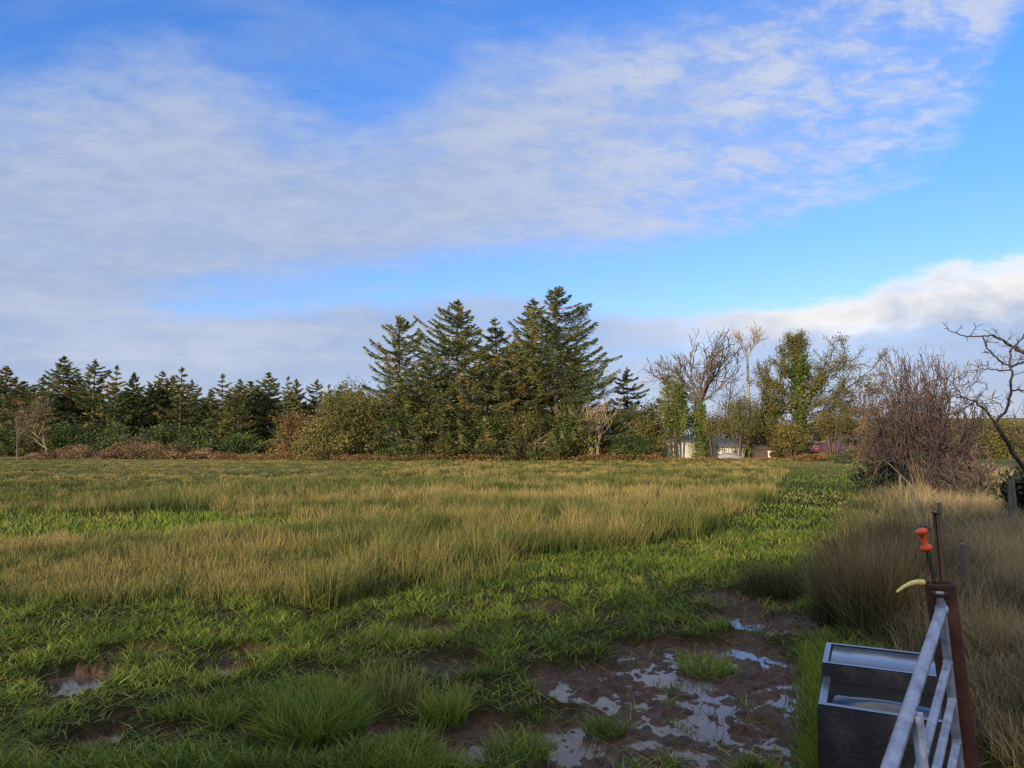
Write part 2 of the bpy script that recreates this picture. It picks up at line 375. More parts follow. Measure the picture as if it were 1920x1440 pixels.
# rushes: tufts of upright stems
def rush_field():
    mb = MB()
    x, y = sample_view(11500, 7.6, 88, 1.22, xmin=-.80, xmax=.5)
    ir = in_rush(x, y)+(fbm(x, y, 1.5, 11)-.5)*np.where(x > -1, 1.2, 3.4)+.25
    dens = .6*fbm(x, y, 2.6, 12)+.4*fbm(x, y*1.6, 7.0, 18)
    keep = ((ir > 0) | ((ir > -2.6) & (x < 0) & (rng.random(len(x)) < .30+.22*ir*.5))) & (dens+rng.uniform(-.3, .3, len(x))+np.clip(ir*.03, 0, .15) > .435) & (green_patch(x, y)+rng.uniform(-.3, .3, len(x)) < .55) & (right_of(x, y) < -1.0)
    x, y, dens = x[keep], y[keep], dens[keep]
    n = len(x); k = 46
    hh = (.16+.56*fbm(x, y, 2.2, 14)+rng.uniform(-.13, .13, n))*np.where(y > 30, .80, 1)*(1-.25*sm(20, 60, y))
    hh *= np.where(x > -2, 1.12-.12*sm(0, 3, in_rush(x, y)), .62+.38*sm(0, 1.8, in_rush(x, y)+rng.normal(0, .3, n)))
    hh *= .50+.50*sm(-6.0, -1.6, x+.10*(y-9)*(y < 30)+(y > 17)*6)
    warm = np.clip(.43+1.5*(fbm(x, y, 2.4, 15)-.5)+1.1*(fbm(x*.3, y, 5., 16)-.5)+rng.normal(0, .17, n)+.12*sm(14, 40, y), .1, .95)
    warm -= np.where(x > -1, .04, .20)*sm(2.5, -1, in_rush(x, y))
    X_ = np.repeat(x, k); Y_ = np.repeat(y, k); N_ = n*k
    az = rng.uniform(0, 2*PI, N_); cr_ = np.repeat(rng.uniform(.6, 1.5, n), k); rr = np.abs(rng.normal(0, .15, N_))*cr_*(1+Y_*.012)
    B = np.stack([X_+np.cos(az)*rr, Y_+np.sin(az)*rr, np.zeros(N_)], 1); B[:, 2] = hgt(B[:, 0], B[:, 1])
    H = np.repeat(hh, k)*rng.uniform(.5, 1.15, N_)*(1.1-.45*np.clip(rr/.4, 0, 1))
    w = np.maximum(.0045, Y_*.00062)*rng.uniform(.7, 1.3, N_)
    bend = H*np.abs(rng.normal(.32, .2, N_))
    az2 = az+rng.normal(0, .9, N_)
    # a light wind leans them all a little the same way
    tw = np.repeat(warm, k)+rng.normal(0, .13, N_)
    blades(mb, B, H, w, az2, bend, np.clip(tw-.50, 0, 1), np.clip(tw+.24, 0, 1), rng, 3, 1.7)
    return mb
tag(rush_field().build('rushes', M['rush']), 'olive and straw coloured rushes covering the wet field', 'rushes', kind='stuff')

def turf():
    mb = MB()
    # 1 near ground, tufted
    n = 15500
    y = 3.7+(13.5-3.7)*rng.random(n)**1.5; x = y*rng.uniform(-.80, .62, n)
    m = mudf(x, y); dn = fbm(x, y, .42, 21)
    m = np.maximum(m, poolf(x, y-.06)*1.5)
    keep = (m+rng.uniform(-.5, .5, n) < .40) & (dn+rng.uniform(-.10, .10, n)+.35*(fbm(x, y, .16, 28)-.5) > .485) & (in_rush(x, y) < 1.2) & (right_of(x, y) < .5)
    # a few tufts stay in the mud
    keep |= (rng.random(n) < .10) & (m < 1.2) & (fbm(x, y, .35, 22) > .60)
    x, y = x[keep], y[keep]; n = len(x); k = 17
    lush = fbm(x, y, .9, 23)
    X_ = np.repeat(x, k); Y_ = np.repeat(y, k); N_ = n*k
    az = rng.uniform(0, 2*PI, N_); rr = np.abs(rng.normal(0, .045, N_))
    B = np.stack([X_+np.cos(az)*rr, Y_+np.sin(az)*rr, np.zeros(N_)], 1); B[:, 2] = hgt(B[:, 0], B[:, 1])-.005
    H = np.repeat(.03+.12*lush, k)*rng.uniform(.5, 1.6, N_)
    warm = np.clip(np.repeat(.46+.8*(fbm(x, y, .6, 24)-.5)+rng.normal(0, .20, n), k)+rng.normal(0, .14, N_), 0, 1)
    dead = rng.random(N_) < .05; warm[dead] = .97
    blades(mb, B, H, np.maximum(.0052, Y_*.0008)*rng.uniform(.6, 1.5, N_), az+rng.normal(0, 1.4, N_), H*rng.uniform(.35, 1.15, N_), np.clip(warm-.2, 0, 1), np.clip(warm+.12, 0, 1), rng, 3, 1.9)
    # broader, lower leaves mixed in
    j = rng.random(n) < .16; xb = np.repeat(x[j], 9); yb = np.repeat(y[j], 9); nb_ = len(xb); ab = rng.uniform(0, 2*PI, nb_); rb = np.abs(rng.normal(0, .06, nb_))
    Bb = np.stack([xb+np.cos(ab)*rb, yb+np.sin(ab)*rb, np.zeros(nb_)], 1); Bb[:, 2] = hgt(Bb[:, 0], Bb[:, 1]); Hb = rng.uniform(.05, .15, nb_); tb = rng.uniform(.3, .85, nb_)
    blades(mb, Bb, Hb, rng.uniform(.010, .018, nb_), ab, Hb*rng.uniform(.6, 1.2, nb_), tb-.1, tb, rng, 3, 1.6)
    # flattened dead and green blades strewn on the trodden ground
    n = 42000
    y = 3.7+(12-3.7)*rng.random(n)**1.4; x = y*rng.uniform(-.80, .56, n); m = mudf(x, y)
    keep = (rng.random(n) > m*.70) & (hgt(x, y) > WATER+.004) & (in_rush(x, y) < 1)
    x, y = x[keep], y[keep]; n = len(x)
    B = np.stack([x, y, hgt(x, y)+.002], 1); H = rng.uniform(.03, .16, n); tt = np.where(rng.random(n) < .35, rng.uniform(.85, 1, n), rng.uniform(.1, .75, n))
    blades(mb, B, H, rng.uniform(.004, .008, n), rng.uniform(0, 2*PI, n), H*1.15, np.clip(tt-.1, 0, 1), tt, rng, 3, 1.3)
    # 2 the green strip running away and the green patch
    n = 125000
    x, y = sample_view(n, 9, 88, 1.3, xmin=-.78, xmax=.62)
    gpch = green_patch(x, y)
    keep = (((in_rush(x, y) < 1.0) | (gpch > .3) | (rng.random(n) < .22)) & (right_of(x, y) < .8))
    keep &= (fbm(x, y, .5, 27) > .27)
    x, y = x[keep], y[keep]; gpch = gpch[keep]; N_ = len(x)
    B = np.stack([x, y, hgt(x, y)], 1); az = rng.uniform(0, 2*PI, N_)
    H = (.05+.09*fbm(x, y, .8, 25))*rng.uniform(.6, 1.4, N_)*np.where(gpch > .3, 1.5, 1.)
    warm = np.clip(.42+.7*(fbm(x, y, 1.6, 26)-.5)+rng.normal(0, .14, N_)+.22*(gpch > .3), 0, .93)
    brown = fbm(x, y, 3.2, 29) > .62; warm[brown & (rng.random(N_) < .35)] = 1
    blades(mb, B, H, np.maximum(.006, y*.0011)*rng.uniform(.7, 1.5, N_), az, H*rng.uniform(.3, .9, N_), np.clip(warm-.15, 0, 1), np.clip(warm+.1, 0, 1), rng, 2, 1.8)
    return mb
tag(turf().build('grass', M['grass']), 'wet green grass of the field', 'grass', kind='stuff')

def verge():
    """rank dead grass along the right hand fence"""
    mb = MB()
    n = 7600
    x, y = sample_view(n, 3.2, 60, 1.35, xmin=.38, xmax=.86, margin=1)
    ro = right_of(x, y)
    keep = (ro > .35+rng.uniform(-.4, .7, n)) & (ro < 9) & (fbm(x, y, .8, 41)+rng.uniform(-.1, .1, n) > .465)
    keep &= ~((x < 2.6) & (y < 4.8))
    x, y = x[keep], y[keep]; ro = ro[keep]; n = len(x); k = 30
    X_ = np.repeat(x, k); Y_ = np.repeat(y, k); N_ = n*k
    az = rng.uniform(0, 2*PI, N_); rr = np.abs(rng.normal(0, .12, N_))
    B = np.stack([X_+np.cos(az)*rr, Y_+np.sin(az)*rr, np.zeros(N_)], 1); B[:, 2] = hgt(B[:, 0], B[:, 1])-.01
    hl = (.25+.72*fbm(x, y, 1.1, 42))*(.6+.5*sm(.2, 2.0, ro))
    hl *= np.where(y < 6, .75, 1)
    H = np.repeat(hl, k)*rng.uniform(.4, 1.15, N_)
    warm = np.clip(.24+.34*sm(0, 2.5, ro)+1.7*(fbm(x, y, 1.3, 43)-.5), .02, 1)
    tw = np.repeat(warm, k)+rng.normal(0, .17, N_)
    blades(mb, B, H, np.maximum(.005, Y_*.0007)*rng.uniform(.6, 1.5, N_), az+rng.normal(0, .8, N_)+.0, H*np.abs(rng.normal(.42, .30, N_)), np.clip(tw-.32, 0, 1), np.clip(tw+.18, 0, 1), rng, 4, 1.8)
    return mb
tag(verge().build('dead_grass', M['dry_grass']), 'tall dead straw coloured grass along the right hand fence', 'dead grass', kind='stuff')

def tussock(name, x, y, h, r, n, m, t0, t1, label, cat='tussock', w=.005, group=None, lean=.5):
    z = float(hgt(x, y)); root = empty(name, (x, y, z), label, cat, group)
    mb = MB(); az = rng.uniform(0, 2*PI, n); rr = r*.8*np.sqrt(rng.random(n))
    B = np.stack([np.cos(az)*rr, np.sin(az)*rr, np.full(n, -.01)], 1)
    H = h*rng.uniform(.45, 1.1, n)
    tt = rng.normal(.5, .18, n)
    blades(mb, B, H, w*rng.uniform(.7, 1.4, n), az+rng.normal(0, 1.1, n), np.minimum(H*.9, r*rng.uniform(.05, 1.1, n))*lean*2, np.clip(t0+tt-.5, 0, 1), np.clip(t1+tt-.5, 0, 1), rng, 4, 1.7)
    mb.build('blades', m, root)
    return root
g = G(590, 1395)
tussock('grass_tussock', g[0], g[1], .28, .36, 1300, M['grass'], .25, .75, 'large bushy green grass tussock at the bottom of the muddy ground', w=.006)
g = G(730, 1330)
tussock('rush_tussock', g[0], g[1], .40, .26, 340, M['rush'], .2, .75, 'thin spreading olive rush tuft just right of the large green tussock', w=.0045)
g = G(832, 1365)
tussock('grass_tussock', g[0], g[1], .25, .18, 420, M['grass'], .45, .95, 'small upright yellow-green grass tuft among the mud in the lower middle')
g = G(1325, 1258)
tussock('grass_tussock', g[0], g[1], .19, .26, 700, M['grass'], .4, .85, 'round grass hummock standing up in the middle of the puddles')
g = G(1135, 1375)
tussock('grass_tussock', g[0], g[1], .12, .16, 260, M['grass'], .2, .7, 'little pale green tuft in the mud with puddles on both sides', w=.006)
g = G(970, 1425)
tussock('grass_tussock', g[0], g[1], .16, .22, 420, M['grass'], .25, .8, 'green tuft in the mud at the bottom edge left of the puddles', w=.006)
g = G(610, 1145)
tussock('rush_tussock', g[0], g[1], .55, .35, 520, M['rush'], .15, .5, 'greener rush clump standing forward of the near edge of the rush bed', w=.006)
# rank rushes by the trough
for (px, py, h, r, n, t0, t1, lab) in [
    (1640, 1205, .98, .36, 1300, .02, 1.0, 'tall brown tipped rush clump just behind the stone water trough'),
    (1600, 1110, .82, .46, 1100, .10, .55, 'dark green rush clump at the edge of the grass, left of the tall brown clump'),
    (1585, 1180, .80, .34, 900, .0, .92, 'shorter brown tipped rush clump left of the tall brown one behind the trough'),
    (1700, 1160, 1.0, .42, 1200, .02, .85, 'tall rush clump right behind the rusty gate post'),
    (1450, 1125, .45, .40, 650, .08, .45, 'low dark rush clump above the small bright puddle'),
    (1640, 1040, .80, .60, 1100, .10, .62, 'rush clump farther along the strip, behind the tall brown one')]:
    g = G(px, py)
    tussock('rush_tussock', g[0], g[1], h, r, n, M['dull_rush'], t0, t1, lab, 'rush clump', w=.006, group='rush clumps beside the green strip')
# grass bank along the trough
mb = MB(); n = 5200
t = rng.random(n); a = G(1480, 1440); b = G(1535, 1250)
x = a[0]+(b[0]-a[0])*t+rng.normal(0, .07, n); y = a[1]-.5+(b[1]-a[1]+.5)*t
B = np.stack([x, y, hgt(x, y)], 1); H = rng.uniform(.07, .22, n)
tt = rng.normal(.55, .13, n)
blades(mb, B, H, .006, rng.uniform(0, 2*PI, n), H*rng.uniform(.2, .8, n), np.clip(tt-.2, 0, 1), np.clip(tt+.2, 0, .95), rng, 3)
tag(mb.build('grass_bank', M['grass']), 'bright green grass between the puddles and the trough', 'grass', kind='stuff')

# ------------------------------------------------------------------ trees
def spruce_mesh(H, Rr, seed, dens=1.0, start=.06, open_=.0, brown=.1, leaf=.30, upper=.55):
    rg = np.random.default_rng(seed)
    tk = MB(); cr = MB()
    wob = rg.normal(0, .012*H, 2)
    tp = lambda t: np.array([wob[0]*math.sin(t*3), wob[1]*math.sin(t*2.3), H*t])
    tk.tube([tp(t) for t in np.linspace(0, 1, 9)], np.linspace(.020*H, .002*H, 9), 7, .5, caps=False)
    S = []; sp = .62/dens; nw = int(H*(1-start)/sp); br_ = []
    for i in range(nw):
        t0 = start+(1-start)*(i+.5)/nw; kk = rg.integers(4, 7); a0 = rg.random()*6.28
        for j in range(kk): br_.append((min(.985, t0+rg.normal(0, .10/max(nw, 1)**.5*.5)), a0+j*6.283/kk+rg.normal(0, .25)))
    dom = rg.uniform(0, 6.28)
    for (t, az) in br_:
        prof = float(np.interp(t, [0, .25, .5, .68, .8, .9, .96, 1], np.array([.92, 1, .95, .80, .56, .29, .12, .04])**(upper/.55)))*(1+.16*math.cos(az-dom))
        L = max(.22, Rr*1.05*prof*rg.uniform(.6, 1.15))
        if rg.random() < open_*.35: L *= .5
        if rg.random() < .07 and t < .9: L *= 1.18
        el = R(17)*t**2.5-R(9)*(1-t)+rg.normal(0, .11)
        p0 = tp(t); n = 8
        s = np.linspace(0, 1, n)
        r_ = L*s*np.cos(el); up = L*(s*math.sin(el)-.13*np.sin(s*PI)*(1-t)+.17*s**2.6)
        ax = np.stack([p0[0]+r_*math.cos(az), p0[1]+r_*math.sin(az), p0[2]+up], 1)
        for j in range(n-1): S.append([*ax[j], *ax[j+1], .05*(1-s[j])*(L/Rr)+.015, .05*(1-s[j+1])*(L/Rr)+.012])
        m = int((8+L*56)*(.42/leaf)**1.3)
        q = rg.random(m)**.7
        if L > 1.2: q = .10+.90*q
        base = np.stack([np.interp(q, s, ax[:, k]) for k in range(3)], 1)
        wd = (.08+.26*L*(1-q)**.8*np.minimum(1, q*3)+.06)
        off = rg.normal(0, .55, m)*wd
        side = np.array([-math.sin(az), math.cos(az), 0]); fw = np.array([math.cos(az), math.sin(az), 0])
        C = base+side[None]*off[:, None]+fw[None]*(np.abs(off)*.3)[:, None]
        C[:, 2] += rg.normal(0, .05, m)-np.abs(off)*.22-rg.random(m)**1.6*.55*(1-t)
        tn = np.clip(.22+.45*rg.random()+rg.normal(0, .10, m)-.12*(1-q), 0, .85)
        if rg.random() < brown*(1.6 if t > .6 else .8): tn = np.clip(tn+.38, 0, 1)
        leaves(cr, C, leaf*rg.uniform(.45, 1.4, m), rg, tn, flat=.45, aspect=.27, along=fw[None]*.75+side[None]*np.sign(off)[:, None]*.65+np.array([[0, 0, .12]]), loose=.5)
    # the leader and its short top shoots
    m = int(26*dens); q = rg.random(m)
    C = np.stack([tp(1)[0]+rg.normal(0, .10, m), tp(1)[1]+rg.normal(0, .10, m), H*(.965+.045*q)], 1)
    leaves(cr, C, leaf*.7, rg, .4, aspect=.4)
    segs_mesh(tk, S, 4, .3)
    return tk, cr

def put_tree(name, tk, cr, bm, cm, loc, label, cat='tree', group=None, rz=0, extra=()):
    root = empty(name, loc, label, cat, group, rz)
    if tk: tk.build('trunk', bm, root, smooth=True)
    if cr: cr.build('crown', cm, root)
    for nm, mbx, m in extra: mbx.build(nm, m, root)
    return root
def copy_tree(o, loc, rz, sc, label, group):
    c = o.copy(); COL.objects.link(c); c.location = tuple(float(v) for v in loc); c.rotation_euler.z = rz; c.scale = sc
    c['label'] = label
    if group: c['group'] = group
    for ch in o.children:
        d = ch.copy(); COL.objects.link(d); d.parent = c
    return c

def place(px, Yd, zoff=0):
    p = at(px, 850, Yd); return (p[0], p[1], zoff)
def height(px, py, Yd): return float(at(px, py, Yd)[2])

# central clump of tall spruces
GC = 'tall spruces of the central clump'
for (px, top, rad, Yd, seed, op, br, dens, lab) in [
    (745, 592, 78, 84, 11, .5, .22, 1.0, 'leftmost tall spruce of the central clump, with bare looking brown branch ends reaching left'),
    (856, 562, 80, 83, 12, .3, .18, 1.15, 'second tallest spruce of the central clump, brown tipped pointed top'),
    (926, 598, 62, 91, 13, .3, .08, 1.0, 'shorter blue-green spruce standing back between the two highest tops'),
    (1000, 562, 72, 87, 14, .4, .16, 1.1, 'spruce with ragged left side just left of the highest top'),
    (1048, 540, 100, 82, 15, .45, .06, 1.15, 'tallest spruce of the central clump with bare trunk showing on its right side'),
    (800, 668, 60, 80, 16, .2, .10, 1.1, 'low spruce filling the gap between the leftmost and second tall spruces'),
    (908, 660, 66, 80, 17, .2, .16, 1.1, 'low olive spruce in front of the blue-green one'),
    (965, 640, 66, 81, 18, .2, .25, 1.1, 'brownish spruce in the middle front of the clump'),
    (1080, 650, 62, 84, 19, .2, .12, 1.0, 'low spruce at the right foot of the tallest spruce')]:
    H = height(px, top, Yd); Rr = rad*1.12*Yd/FPX
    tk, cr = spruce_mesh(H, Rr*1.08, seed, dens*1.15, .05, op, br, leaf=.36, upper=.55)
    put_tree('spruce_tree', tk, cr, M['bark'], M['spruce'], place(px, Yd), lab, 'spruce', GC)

# plantation row on the left: five kinds copied
GL = 'dark conifers of the left hand row'
protos = []
for k, (H, Rr, op, ds) in enumerate([(17, 5.0, .3, 1.0), (16, 4.4, .7, .75), (15.5, 4.2, .1, 1.3), (16.5, 3.6, .8, .7), (14, 5.6, .1, 1.2)]):
    protos.append((H, spruce_mesh(H, Rr, 50+k, ds, .05, op, .12, leaf=.60)))
row = [(-28, 690, 0), (2, 688, 2), (36, 716, 4), (72, 708, 2), (110, 669, 0), (140, 706, 4), (172, 675, 1), (213, 686, 3), (245, 700, 2), (276, 722, 4),
       (299, 697, 0), (318, 706, 2), (336, 690, 3), (356, 712, 1), (392, 730, 2), (411, 702, 3), (446, 712, 0), (466, 716, 4), (500, 699, 0), (537, 706, 3), (552, 712, 2),
       (590, 711, 1), (614, 721, 3), (636, 723, 0), (666, 735, 2), (700, 745, 0)]
rowlab = ['conifer cut by the left edge of the picture', 'dense conifer at the left edge, second of the row', 'low rounded conifer third from the left edge of the row',
          'shadowy conifer fourth from the left edge of the row', 'tallest conifer of the left row with layered pointed top', 'low dark conifer just right of the tallest of the row',
          'second tallest conifer of the left row with brown patchy branches', 'slim open conifer right of the two tallest of the row', 'dense dark narrow conifer, ninth from the left edge',
          'low full conifer in the dip behind the narrow dark one', 'conifer on the left of the group of four close tops', 'second of the four close conifer tops', 'highest and thinnest of the four close conifer tops',
          'rightmost of the four close conifer tops', 'low conifer in the gap right of the four close tops', 'thin conifer standing alone above the gap in the row', 'conifer left of the pair before the open pointed one',
          'low bushy conifer beside the open pointed one', 'pointed conifer highest in the right half of the row', 'thin straight conifer of the pair above the round brown shrub', 'denser conifer of the pair above the round brown shrub',
          'conifer just right of the round brown shrub, far back', 'small slim conifer fourth from the right end of the row', 'small conifer third from the right end of the row', 'conifer mostly hidden behind the olive trees', 'last conifer of the row hidden behind the olive trees']
done = {}
rr_ = random.Random(5)
for (px, top, k), lab in zip(row, rowlab):
    Yd = 118+rr_.uniform(-7, 9); H0, (tk, cr) = protos[k]; H = height(px, top, Yd)
    s = H/H0; rz = rr_.uniform(0, 6.28); w = s*rr_.uniform(.8, 1.2)
    if k not in done:
        o = put_tree('conifer_tree', tk, cr, M['bark'], M['spruce'], place(px, Yd), lab, 'conifer', GL, rz); o.scale = (w, w, s); done[k] = o
    else: copy_tree(done[k], place(px, Yd), rz, (w, w, s), lab, GL)
# back rank that closes the row behind
for i, px in enumerate(range(-20, 700, 21)):
    Yd = 132+rr_.uniform(-4, 8); k = rr_.choice([2, 4, 0]); H0 = protos[k][0]; H = height(px, rr_.uniform(722, 765), Yd)
    s = H/H0; w = s*1.5
    copy_tree(done[k], place(px, Yd), rr_.uniform(0, 6.28), (w, w, s), 'low dark conifer closing the back rank of the left row, hardly told from its neighbours', 'low conifers in the back rank')

# branching trees
def grow(rg, p, d, L, r, lvl, maxl, S, spread=.6, trop=.12, nchild=(2, 4), wander=.16, ratio=.66, sub=4, rmin=.012, droop=0):
    p = np.array(p, float); d = unit(np.array(d, float)); st = L/sub
    r0 = r
    for k in range(sub):
        d = unit(d+rg.normal(0, wander, 3)+np.array([0, 0, trop if lvl < 3 else trop*.5-droop]))
        q = p+d*st*rg.uniform(.85, 1.15); r1 = max(rmin, r0*(1-(k+1)/sub*.45))
        S.append([*p, *q, max(rmin, r0*(1-k/sub*.45)), r1, lvl]); p = q
        if lvl < maxl and k >= (1 if lvl == 0 else 0) and k < sub-1 and rg.random() < (.75 if lvl else .6):
            dd = unit(d+rg.normal(0, spread, 3)); grow(rg, p, dd, L*ratio*rg.uniform(.6, 1.05), r1*.62, lvl+1, maxl, S, spread, trop, nchild, wander, ratio, max(3, sub-1), rmin, droop)
    if lvl < maxl:
        for c in range(rg.integers(nchild[0], nchild[1])):
            dd = unit(d+rg.normal(0, spread, 3)); grow(rg, p, dd, L*ratio*rg.uniform(.75, 1.15), r1*.8, lvl+1, maxl, S, spread, trop, nchild, wander, ratio, max(3, sub-1), rmin, droop)

def split_segs(S, cut):
    S = np.array(S); return S[S[:, 8] <= cut], S[S[:, 8] > cut]
def leaf_on(segs, rg, n, size, spread, tlo=.1, thi=.9, dark=None):
    mb = MB(); i = rg.integers(0, len(segs), n); u = rg.random((n, 1)); s = segs[i]
    cl = rg.random(len(segs))[i]
    C = s[:, :3]*(1-u)+s[:, 3:6]*u+rg.normal(0, 1, (n, 3))*(spread*(.55+.9*fbm(s[:, 2]*1.0, s[:, 0]*3, .9, 5)))[:, None]
    leaves(mb, C, size*rg.uniform(.6, 1.3, n), rg, np.clip(tlo+(thi-tlo)*(cl*.6+rg.random(n)*.4), 0, 1), flat=.1, aspect=.8)
    return mb

def bare_tree(px, Yd, top, seed, label, name='bare_tree', maxl=4, bole=.28, r=.35, spread=.6, trop=.14, ivy=0, leafn=0, leafm='olive', leafsz=.25, bark='bark', twig='twig', width=1.0, rmin=.02, lean=(0, 0), ratio=.66, multi=1, group=None, ivyr=.28, ivylvl=0, leafspread=.25, cat='tree', ivyh=1.0, wander=.16):
    rg = np.random.default_rng(seed); H = height(px, top, Yd); S = []
    for q in range(multi):
        d0 = np.array([lean[0], lean[1], 1.0])+(rg.normal(0, .28, 3) if multi > 1 else 0)
        off = np.array([*rg.normal(0, .25 if multi > 1 else 0, 2), 0])
        grow(rg, off, d0, H*bole, r if multi == 1 else r*.6, 0, maxl, S, spread, trop, wander=wander, ratio=ratio, sub=5, rmin=rmin)
    S = np.array(S); zm = np.percentile(S[:, 5], 99.8); k = H/zm
    S[:, :6] *= k
    S[:, [0, 1, 3, 4]] *= width
    big, small = split_segs(S, 1)
    tk = MB(); segs_mesh(tk, big[:, :8], 6, .5); tw = MB(); segs_mesh(tw, small[:, :8], 3, rg.random(len(small)))
    extra = []
    root = empty(name, place(px, Yd), label, cat, group)
    tk.build('trunk', M[bark], root, smooth=True); cr = tw.build('crown', M[twig], root)
    if leafn:
        leaf_on(small, rg, leafn, leafsz, leafspread).build('leaves', M[leafm], root)
    if ivy:
        b0 = S[S[:, 8] <= ivylvl]; b0 = b0[b0[:, 2] < H*ivyh]
        leaf_on(b0, rg, ivy, .26, ivyr).build('ivy', M['ivy'], root)
    return root

def shrub_mesh(w, d, h, n, rg, size, clumps=26, base=.0, stems=14, tlo=0, thi=1, hollow=.4):
    cr = MB(); st = []
    C = []
    for i in range(clumps):
        a = rg.uniform(0, 2*PI); rr = math.sqrt(rg.random()); z = rg.random()
        k = math.sqrt(max(.05, 1-(z*.95)**2.2))
        c = np.array([math.cos(a)*rr*w/2*k, math.sin(a)*rr*d/2*k, base+(h-base)*z*rg.uniform(.85, 1.02)])
        sg = np.array([w*.10, d*.10, h*.10])*rg.uniform(.6, 1.4)
        m = int(n/clumps*rg.uniform(.6, 1.4))
        P = c+rg.normal(0, 1, (m, 3))*sg; P[:, 2] = np.abs(P[:, 2])
        leaves(cr, P, size*rg.uniform(.6, 1.4, m), rg, np.clip(rg.uniform(tlo, thi)+rg.normal(0, .12, m), 0, 1), flat=.15, aspect=.7)
        C.append(c)
    for c in C[:max(stems, 3)]:
        b = np.array([c[0]*.25, c[1]*.25, 0]); mid = (b+c)/2+np.array([0, 0, h*.08])
        st.append([*b, *mid, .006*h+.015, .004*h+.012]); st.append([*mid, *c, .004*h+.012, .012])
        for q in range(5):
            e = c+rg.normal(0, 1, 3)*np.array([w*.13, d*.13, h*.16]); st.append([*(c*.8+mid*.2), *e, .03, .012])
    tk = MB(); segs_mesh(tk, st, 4, .5)
    return tk, cr
def shrub(px, Yd, top, wpx, m, label, seed, n=3500, size=.28, clumps=26, base=0, name='shrub', depth=None, bark='bark', group=None, tlo=.1, thi=.9, cat='shrub', stems=14):
    rg = np.random.default_rng(seed); w = wpx*Yd/FPX; h = height(px, top, Yd)
    tk, cr = shrub_mesh(w, depth or w*.8, h, int(n*2.3), rg, size*.62, int(clumps*1.3), base*h, stems, tlo, thi)
    root = empty(name, place(px, Yd), label, cat, group)
    tk.build('stems', M[bark], root); cr.build('foliage', M[m], root)
    return root

# olive deciduous trees and bushes in front of and beside the clump
bare_tree(690, 82, 712, 201, 'broad olive willow at the left end of the spruce clump', 'willow_tree', 4, .22, .28, .7, .06, leafn=17000, leafsz=.22, leafspread=.4, width=1.5, multi=3, leafm='olive')
shrub(640, 81, 742, 130, 'olive', 'rounded olive-brown bush left of the spruce clump', 202, 5200, .34, 34)
shrub(600, 83, 790, 80, 'olive', 'low olive bush at the far left foot of the clump', 203, 2600, .32, 20)
shrub(556, 88, 782, 72, 'brown_leaf', 'round brown shrub standing alone left of the clump', 204, 3200, .26, 24)
shrub(760, 80, 770, 110, 'green_leaf', 'mid green bush under the leftmost tall spruce', 205, 3600, .30, 26, .10)
shrub(835, 79, 775, 90, 'olive', 'olive bush at the foot of the second tallest spruce', 206, 2800, .30, 22, .12)
shrub(905, 79, 780, 90, 'green_leaf', 'dark green bush in the middle of the clump foot', 207, 2600, .30, 22, .15)
shrub(975, 79, 770, 100, 'olive', 'olive bush right of the middle of the clump foot', 208, 3000, .30, 24, .15)
shrub(1075, 79, 752, 76, 'ivy', 'bright green ivy covered bush right of the tallest trunk', 209, 2600, .28, 22, .12)
shrub(1000, 78.5, 828, 70, 'green_leaf', 'low dark bush at the edge of the field under the clump', 210, 1300, .26, 14)
for i, (px, lab) in enumerate([(790, 'bare tangled thorn bush at the clump foot, below the leftmost spruce'), (1000, 'bare grey thorn bush at the clump foot, below the tallest spruce'), (875, 'bare twiggy bush at the clump foot, below the second tallest spruce'), (935, 'thin bare sapling at the middle of the clump foot')]):
    bare_tree(px, 78.5, 790+10*i, 220+i, lab, 'thorn_bush', 3, .3, .12, .8, .05, multi=4, twig='palegold' if i < 2 else 'twig', bark='pale_bark', width=1.2, rmin=.02, cat='bush')
bare_tree(1118, 79, 745, 230, 'pale bare multi stemmed sapling right of the spruce clump', 'bare_tree', 3, .42, .14, .35, .18, multi=6, twig='palegold', bark='pale_bark', rmin=.025)
shrub(1110, 80.5, 815, 70, 'brown_leaf', 'brown undergrowth bush behind the pale bare stems', 231, 1700, .26, 16)

# mixed trees to the right of the clump
for (px, top, rad, seed, br, lab) in [(1178, 690, 40, 61, .1, 'slender grey-green spruce standing clear right of the clump'), (1256, 702, 34, 62, .8, 'small spruce with red-brown top left of the big bare tree')]:
    Yd = 88; H = height(px, top, Yd)
    tk, cr = spruce_mesh(H, rad*Yd/FPX*1.1, seed, .9, .08, .3, br, leaf=.36)
    put_tree('spruce_tree', tk, cr, M['bark'], M['spruce'], place(px, Yd), lab, 'spruce')
bare_tree(1232, 86, 690, 240, 'lichen covered half bare tree leaning left of the red-brown spruce', 'bare_tree', 4, .26, .22, .7, .08, leafn=2600, leafsz=.2, leafspread=.3, width=1.25, twig='palegold')
shrub(1190, 82, 770, 110, 'olive', 'olive thicket left of the pale shed', 241, 4000, .30, 30, .05)
shrub(1180, 80, 815, 100, 'green_leaf', 'dark leafy bush at the field edge left of the pale shed', 242, 2600, .28, 20)
shrub(1266, 82, 712, 50, 'ivy', 'bright ivy mass on a leaning stump above the pale shed', 243, 4200, .24, 26, .42, stems=8)
